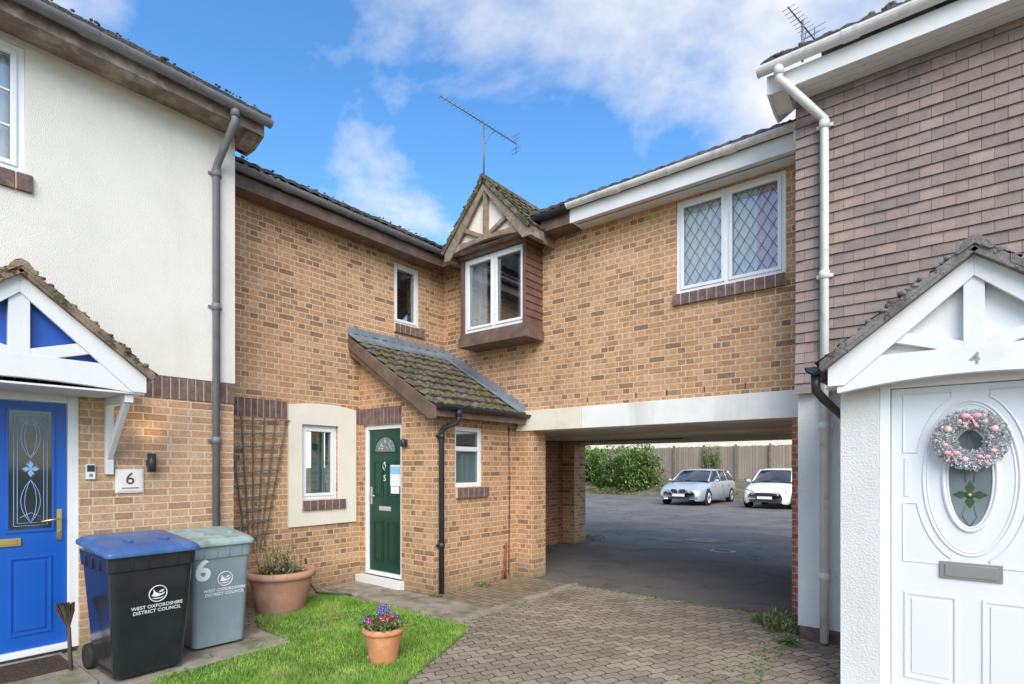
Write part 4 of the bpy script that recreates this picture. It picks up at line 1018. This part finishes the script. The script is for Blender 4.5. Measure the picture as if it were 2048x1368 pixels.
def aerial(x,y,zb,zt,d,Lb,Lf,n,el,name,label):
    T=empty(name,(x,y,zb),label=label,category='tv aerial')
    mb=MB(); mb.tube([(x,y,zb),(x,y,zt)],.012,8); fin(mb,'mast',T,'steelgrey')
    d=Vector(d).normalized(); s=d.cross(Vector((0,0,1))).normalized(); c=Vector((x,y,zt-.05))
    mb=MB(); mb.tube([c-d*Lb,c+d*Lf],.008,6)
    for i in range(n):
        t=-Lb+.02+(Lb+Lf-.3*Lf-.04)*i/(n-1); p=c+d*t; l=el*(.75+.25*(i/n)); mb.tube([p-s*l,p+s*l],.003,5)
    e=c+d*(Lf-.02)
    for z in (-.13,-.065,.065,.13): mb.tube([e-s*el*1.3+Vector((0,0,z)),e+s*el*1.3+Vector((0,0,z))],.0035,5)
    mb.tube([e+Vector((0,0,-.14)),e+Vector((0,0,.14))],.006,6)
    mb.tube([c+d*(Lf*.3)+Vector((0,0,.0)),c+Vector((0,0,-.3))],.006,6)
    fin(mb,'antenna',T,'steelgrey')
aerial(-5.06,5.72,5.60,6.43,(.109,1.366,-.0),.78,.68,18,.07,'tv_aerial','yagi television aerial on a mast above the small gable')
aerial(-1.24,6.62,6.0,6.45,(.31,1.53,0),.36,.34,9,.09,'tv_aerial','short television aerial on the edge of the tiled roof')
def weed(x,y,r,h,n,name,label,mats=('leafa','leafb','leafd')):
    T=empty(name,(x,y,0),label=label,category='plant'); mb=MB()
    for i in range(n):
        a=R(0,6.28); q=r*math.sqrt(R(0,1)); p=Vector((x+q*math.cos(a),y+q*math.sin(a),R(0,h)*(1-q/r*.6))); mb.leaf(p,(R(-1,1),R(-1,1),R(0,1)),(0,0,1),R(.02,.05),R(.008,.02),random.choice([0,1,1,2]))
    fin(mb,'leaves',T,list(mats))
    mb=MB()
    for i in range(12): mb.tube([(x+R(-r,r)*.4,y+R(-r,r)*.4,0),(x+R(-r,r),y+R(-r,r),h*R(.5,1.1))],.003,4)
    fin(mb,'stems',T,'twig')
weed(-1.28,5.80,.17,.26,500,'weed_plant','green weeds growing at the foot of the white wall')
weed(-1.12,5.42,.10,.09,200,'weed_plant','low weeds at the edge of the block paving')
weed(-1.50,6.0,.10,.10,200,'weed_plant','low weeds at the edge of the block paving')
weed(-6.0,10.35,.25,.14,300,'weed_plant','grass tuft at the foot of the rear brick pier')
weed(-4.87,4.62,.08,.06,80,'weed_plant','small weeds at the porch corner')
weed(-4.82,5.45,.12,.08,120,'dry_plant','small dry plant litter at the foot of the porch wall',('straw','leafb','twig'))
mb=MB()
for i in range(700):
    x=R(-4,-.7);y=R(1.5,12)
    if x<-3.1 and y<6.3: continue
    if R(0,1)<.35: x=R(-1.5,-1.1)
    mb.leaf((x,y,.006),(R(-1,1),R(-1,1),R(0,.2)),(0,0,1),R(.01,.03),R(.008,.018),random.choice([0,0,1,2]))
for i in range(60):
    mb.leaf((R(-5.2,-3.4),R(1.6,3.9),.04),(R(-1,1),R(-1,1),R(0,.3)),(0,0,1),R(.03,.05),R(.018,.03),random.choice([0,0,1]))
fin(mb,'fallen_leaves',None,['straw','twig','leafb'],kind='stuff')
mb=MB()
for i in range(1500):
    if R(0,1)<.5: x=R(-3.9,-.7); y=6.34+R(-.12,.06)*R(0,1)
    else: x=-1.1-abs(random.gauss(0,.12)); y=R(3,6.3)
    q=R(.004,.013); mb.sph((x,y,0),(q,q*R(.7,1.4),q*.5),5,0 if R(0,1)<.7 else 1)
fin(mb,'paving_moss',None,['leafa','leafb'],kind='stuff')
F=empty('fence',(-8,32,.9),label='weathered close-board timber fence on the bank behind the car park',category='fence')
mb=MB(); x=-22.05
while x<5: mb.box(x+.004,x+.146,31.99+R(0,.02),32.03,.85,2.75+R(-.02,.02)); x+=.15
fin(mb,'boards',F,'fence')
x=-22
while x<5:
    mb=MB(); mb.box(x,x+.1,31.86,31.97,.8,2.85); x+=1.8
    fin(mb,'post',F,'trellis')
def bush(name,x,y,z,rx,ry,rz,n,label,ls=(.1,.2),cat='bush',mats=('leafa','leafl','leafd')):
    T=empty(name,(x,y,z),label=label,category=cat); mb=MB(); cl=[]
    for i in range(40):
        a=R(0,6.28);t=math.sqrt(R(0,1)); cl.append((Vector((x+rx*.8*t*math.cos(a),y+ry*.7*t*math.sin(a),z+rz*R(.12,.82))),R(.35,.6)))
    for i in range(n):
        c,r_=random.choice(cl); d=Vector((R(-1,1),R(-1,1),R(-1,1))).normalized(); p=c+Vector((d.x*rx,d.y*ry,d.z*rz))*r_*.55*R(.75,1.05)
        if p.z<z: p.z=z+R(0,.3)
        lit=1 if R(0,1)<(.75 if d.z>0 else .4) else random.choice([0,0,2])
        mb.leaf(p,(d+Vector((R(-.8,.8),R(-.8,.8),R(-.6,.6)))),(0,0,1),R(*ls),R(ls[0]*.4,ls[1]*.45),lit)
    fin(mb,'crown',T,list(mats))
    mb=MB()
    for i in range(8): mb.tube([(x+R(-.3,.3),y+R(-.3,.3),z-.2),(x+R(-rx,rx)*.6,y+R(-ry,ry)*.6,z+rz*.6)],[.04,.015],5)
    fin(mb,'stems',T,'twig')
bush('laurel_bush',-14.6,29.2,.15,2.5,1.3,2.6,11000,'large light green laurel bush at the car park edge',(.13,.26))
bush('laurel_bush',-18.6,29.6,.15,2.6,1.3,2.6,9000,'large light green laurel bush at the car park edge',(.13,.26))
bush('ivy',-10.6,31.7,1.0,.55,.25,1.8,1400,'ivy climbing over the timber fence',(.07,.13),'ivy')
bush('low_shrub',-11.6,29.4,.2,1.3,.6,.5,1500,'low scrubby plants on the bank',(.06,.13))
bush('low_shrub',-15.6,28.4,.0,2.4,.4,.35,1200,'low scrubby plants on the bank',(.06,.13))
mb=MB()
for i in range(60): x=R(-17,-7); y=R(28.4,29.8); mb.tube([(x,y,.25),(x+R(-.7,.7),y+R(-.2,.2),.3+R(0,.25))],R(.01,.03),5)
fin(mb,'branches_litter',None,'twig',kind='stuff')
FH=empty('distant_house',(-14,42,.9),label='pale rendered house behind the fence',category='house')
mb=MB(); mb.box(-30,6,40,48,.8,5.6); fin(mb,'wall',FH,'surround')
mb=MB(); mb.prism([(-30.4,39.6,5.55),(-30.4,44,8.2),(-30.4,48.4,5.55)],(36.8,0,0)); fin(mb,'roof',FH,'tile')
for x in (-24,-18,-12,-6,0): window(FH,FY(40),x-.6,x+.6,3.6,4.8,mull=(x,),o=.03,back='dark')
def car(name,x,y,paint,L,W,H,estate,label):
    T=empty(name,(x,y+L/2,0),label=label,category='car',group='cars parked in the yard')
    k=L/4.9; hw=W/2
    def loft(st,mb,mat=0,sm=True):
        n=len(st[0]); vs=[p for s in st for p in s]; fs=[]
        for i in range(len(st)-1):
            for j in range(n-1): a=i*n+j; fs.append((a,a+1,a+n+1,a+n))
        fs.append(list(range(n))); fs.append([len(vs)-n+j for j in range(n)][::-1])
        mb.add(vs,fs,mat,sm)
    def sec(yy,w,zb,zt,crown=.03):
        zm=(zb+zt)/2
        half=[(w*.90,zb),(w*.985,zb+.08),(w,zm),(w*.985,zt-.16),(w*.93,zt-.05),(w*.84,zt),(w*.45,zt+crown*.8),(0,zt+crown)]
        pts=half+[(-a,b) for a,b in half[-2::-1]]
        return [Vector((x+a,y+yy,b)) for a,b in pts]
    mb=MB(); hs=H/1.47
    S=[(0,.72,.26,.58),(.03,.78,.22,.64),(.08,.85,.20,.68),(.16,.90,.19,.72*hs),(.32,.94,.18,.77*hs),(.5,.97,.18,.81*hs),(1.0,.99,.18,.89*hs),(1.4,1.0,.18,.95*hs),(2.4,1.0,.18,.96*hs),(3.8,1.0,.18,.98*hs),(4.5,.97,.2,.98*hs),(4.8,.9,.25,.93*hs),(4.9,.82,.3,.8*hs)]
    loft([sec(a*k,b*hw,c,d) for a,b,c,d in S],mb); 
    fin(mb,'body',T,paint)
    zb=.95*hs
    C=[(1.20,.80,zb+.01),(1.35,.79,zb+.08),(2.05,.66,H-.07),(2.3,.64,H-.02),(3.1,.65,H),(4.0 if estate else 3.6,.63,H-.04),(4.4,.61,H-.11),(4.72,.66,1.15*hs),(4.84,.74,zb)]
    def cs(yy,w,zt,wb): 
        half=[(wb,zb-.02),(wb*.98,zb+.04),(w*hw*1.04 if zt>zb+.2 else wb*.9,max(zb+.05,zt-.06)),(w*hw*.94,zt),(0,zt+.02)]
        pts=half+[(-a,b) for a,b in half[-2::-1]]; return [Vector((x+a,y+yy,b)) for a,b in pts]
    mb=MB(); loft([cs(a*k,b,z,hw*.86) for a,b,z in C],mb); fin(mb,'glasshouse',T,'carglass')
    mb=MB(); R_=[c for c in C if c[2]>H-.12]
    vs=[];fs=[]
    for a,b,z in R_:
        for t in (-1.03,-.9,-.45,0,.45,.9,1.03): vs.append(Vector((x+t*b*hw,y+a*k,z+.03-(.035 if abs(t)>1 else (.0 if abs(t)<.9 else .012)))))
    for i in range(len(R_)-1):
        for j in range(6): a=i*7+j; fs.append((a,a+1,a+8,a+7))
    mb.add(vs,fs,0,True)
    for s in (1,-1):
        mb.tube([(x+s*hw*.83,y+1.23*k,zb),(x+s*hw*.68,y+2.05*k,H-.05)],.028,6)
        mb.tube([(x+s*hw*.68,y+2.05*k,H-.05),(x+s*hw*.67,y+3.1*k,H-.03),(x+s*hw*.65,y+4.1*k,H-.06)],.025,6)
        for yy in (2.75,3.65): mb.tube([(x+s*hw*.87,y+yy*k,zb),(x+s*hw*.68,y+(yy-.03)*k,H-.05)],.022,6)
        mb.tube([(x+s*hw*.80,y+4.8*k,zb),(x+s*hw*.63,y+4.3*k,H-.09)],.05,6)
    fin(mb,'roof',T,paint)
    for s in (1,-1):
        mb=MB(); mb.sph((x+s*(hw+.07),y+1.60*k,zb+.06),(.10,.06,.06),10); mb.tube([(x+s*hw*.9,y+1.58*k,zb),(x+s*(hw+.05),y+1.60*k,zb+.04)],.02,6); fin(mb,'wing_mirror',T,paint)
        mb=MB(); zz=.60*hs
        pts=[(.36,zz-.05),(.50,zz-.08),(.78,zz-.035),(.88,zz+.085),(.70,zz+.075),(.40,zz+.035)] if estate else [(.40,zz-.06),(.55,zz-.09),(.80,zz-.05),(.86,zz+.14),(.74,zz+.13),(.45,zz+.05)]
        f=[Vector((x+s*a*hw,y+(.035 if a<.6 else .10 if a<.8 else .2),b)) for a,b in pts]; mb.prism(f,(0,-.045,0),0)
        mb.sph((x+s*.56*hw,y-.0,zz-.01),(.055,.03,.045),10,0)
        if not estate: mb.prism([Vector((x+s*.8*hw,y+.06,zz-.04)),Vector((x+s*.87*hw,y+.1,zz-.0)),Vector((x+s*.86*hw,y+.1,zz+.08))],(0,-.05,0),1)
        fin(mb,'headlight',T,['lampglass','orange'])
        for yy in (.88,3.88):
            wx=x+s*(hw-.10); wy=y+yy*k; r=.33
            mb=MB(); mb.lathe((wx,wy,r-.01),[(r-.1,-.11),(r-.03,-.115),(r,-.09),(r,.09),(r-.03,.115),(r-.1,.11)],28,ax='x'); w=fin(mb,'wheel',T,'tyre')
            mb=MB(); f=s*.105
            mb.lathe((wx,wy,r-.01),[(r-.1,f),(r-.12,f*.95),(r-.125,f*.4),(0,f*.35)],24,ax='x')
            for q in range(5):
                a=q*1.2566; u=Vector((0,math.cos(a),math.sin(a)));v=Vector((0,-math.sin(a),math.cos(a))); c=Vector((wx+f*.6,wy,r-.01))
                mb.prism([c+v*.035,c+u*(r-.12)+v*.02,c+u*(r-.12)-v*.02,c-v*.035],(f*.35,0,0))
            fin(mb,'rim',w,'chrome')
            mb=MB(); mb.lathe((x+s*(hw*.985),wy,r+.0),[(r+.0,0),(r+.04,.0),(r+.045,-s*.05)],28,ax='x'); fin(mb,'wheel_arch',T,'tyre')
    mb=MB()
    if estate:
        for s in (1,-1):
            mb.prism([Vector((x+s*.025,y-.02,.49)),Vector((x+s*.29,y+.0,.50)),Vector((x+s*.34,y+.0,.60)),Vector((x+s*.28,y,.68)),Vector((x+s*.04,y-.02,.67))],(0,-.02,0),0)
        mb.box(x-.45,x+.45,y-.004,y+.06,.26,.36,0)
        for s in (1,-1): mb.box(x+s*.56,x+s*.74,y+.02,y+.10,.28,.36,0)
    else:
        mb.box(x-.42,x+.42,y-.01,y+.05,.50,.565,0); mb.box(x-.55,x+.55,y-.012,y+.05,.25,.36,0)
    fin(mb,'grille',T,'black',.006)
    if estate:
        mb=MB()
        for s in (1,-1):
            q=[Vector((x+s*.025,y-.043,.49)),Vector((x+s*.29,y-.033,.50)),Vector((x+s*.34,y-.033,.60)),Vector((x+s*.28,y-.033,.68)),Vector((x+s*.04,y-.043,.67))]; mb.tube(q+[q[0]],.010,6,0,False)
        fin(mb,'grille_surround',T,'chrome')
    mb=MB(); mb.box(x-.26,x+.26,y-.045,y-.03,.375,.475); fin(mb,'number_plate',T,'paper',.002)
    mb=MB()
    for s in (1,-1):
        for yy in (2.72,3.62): mb.tube([(x+s*(hw+.003),y+yy*k,.3),(x+s*(hw+.005),y+yy*k,.6),(x+s*(hw*.94),y+yy*k,zb-.05)],.004,4)
        for yy in (2.5,3.4): mb.box(x+s*(hw-.02),x+s*(hw+.022),y+yy*k,y+yy*k+.18,.76*hs,.785*hs)
    fin(mb,'door_seams',T,'grey')
    return T
car('parked_car',-8.65,21.8,'carsil',4.9,1.90,1.47,True,'silver estate car parked in the yard behind the archway')
car('parked_car',-5.40,22.0,'carwh',4.0,1.72,1.50,False,'white hatchback parked beside the silver estate car')
# ============================================================ world
w=D.worlds.new('World'); scene.world=w; w.use_nodes=True; nt=w.node_tree; bg=nt.nodes['Background']
sky=N(nt,'ShaderNodeTexSky',sky_type='NISHITA'); sky.sun_disc=False; sky.sun_elevation=math.radians(38)
sx,sy=.69,-.72
sky.sun_rotation=math.atan2(sx,sy); sky.air_density=1.0; sky.dust_density=.2; sky.ozone_density=2.2
tc=N(nt,'ShaderNodeTexCoord'); gen=tc.outputs['Generated']
def vdir(px,py):
    l=(px-1024)/1095; return Vector((.782*l-.6234,.6234*l+.782,(933-py)/1095)).normalized()
sep=N(nt,'ShaderNodeSeparateXYZ'); nt.links.new(gen,sep.inputs[0])
zz=math_(nt,'MAXIMUM',math_(nt,'ADD',sep.outputs[2],.22),.05)
cb=N(nt,'ShaderNodeCombineXYZ'); nt.links.new(math_(nt,'DIVIDE',sep.outputs[0],zz),cb.inputs[0]); nt.links.new(math_(nt,'DIVIDE',sep.outputs[1],zz),cb.inputs[1])
n1=noise(nt,cb.outputs[0],2.3,9,.56,.25)
dens=n1
for px,py,k,wt in [(600,150,60,.11),(1180,0,40,.17),(1530,130,140,.19),(800,430,200,.15),(1250,200,300,.07),(980,120,80,.06),(690,310,60,-.25),(1250,330,90,-.28),(470,40,90,-.22),(1400,170,300,-.12),(1060,320,120,-.20),(870,230,150,-.08),(180,100,30,.05)]:
    d=vdir(px,py); dp=N(nt,'ShaderNodeVectorMath',operation='DOT_PRODUCT'); nt.links.new(gen,dp.inputs[0]); dp.inputs[1].default_value=d
    q=math_(nt,'POWER',math_(nt,'MAXIMUM',dp.outputs['Value'],0.001),k)
    dens=math_(nt,'ADD',dens,math_(nt,'MULTIPLY',q,wt))
cl=ramp(nt,dens,[(.43,0),(.56,.5),(.70,.97)])
skyc=mixc(nt,1,sky.outputs[0],(.15,.15,.15),'MULTIPLY')
hs=N(nt,'ShaderNodeHueSaturation'); hs.inputs['Saturation'].default_value=1.25; hs.inputs['Value'].default_value=1.95; nt.links.new(skyc,hs.inputs['Color'])
mx=mixc(nt,cl,hs.outputs[0],(1.04,1.04,1.04))
nt.links.new(mx,bg.inputs[0]); bg.inputs[1].default_value=1.0
sl_=D.lights.new('sun','SUN'); sl_.energy=4.0; sl_.angle=math.radians(48); sl_.color=(1,.94,.86)
so=D.objects.new('sun',sl_); col.objects.link(so)
dirv=Vector((-sx,-sy,-math.tan(math.radians(36))*math.hypot(sx,sy))); so.rotation_euler=dirv.to_track_quat('-Z','Y').to_euler(); so.location=(5,-5,12)
scene.view_settings.view_transform='Standard'; scene.view_settings.look='None'; scene.view_settings.exposure=0
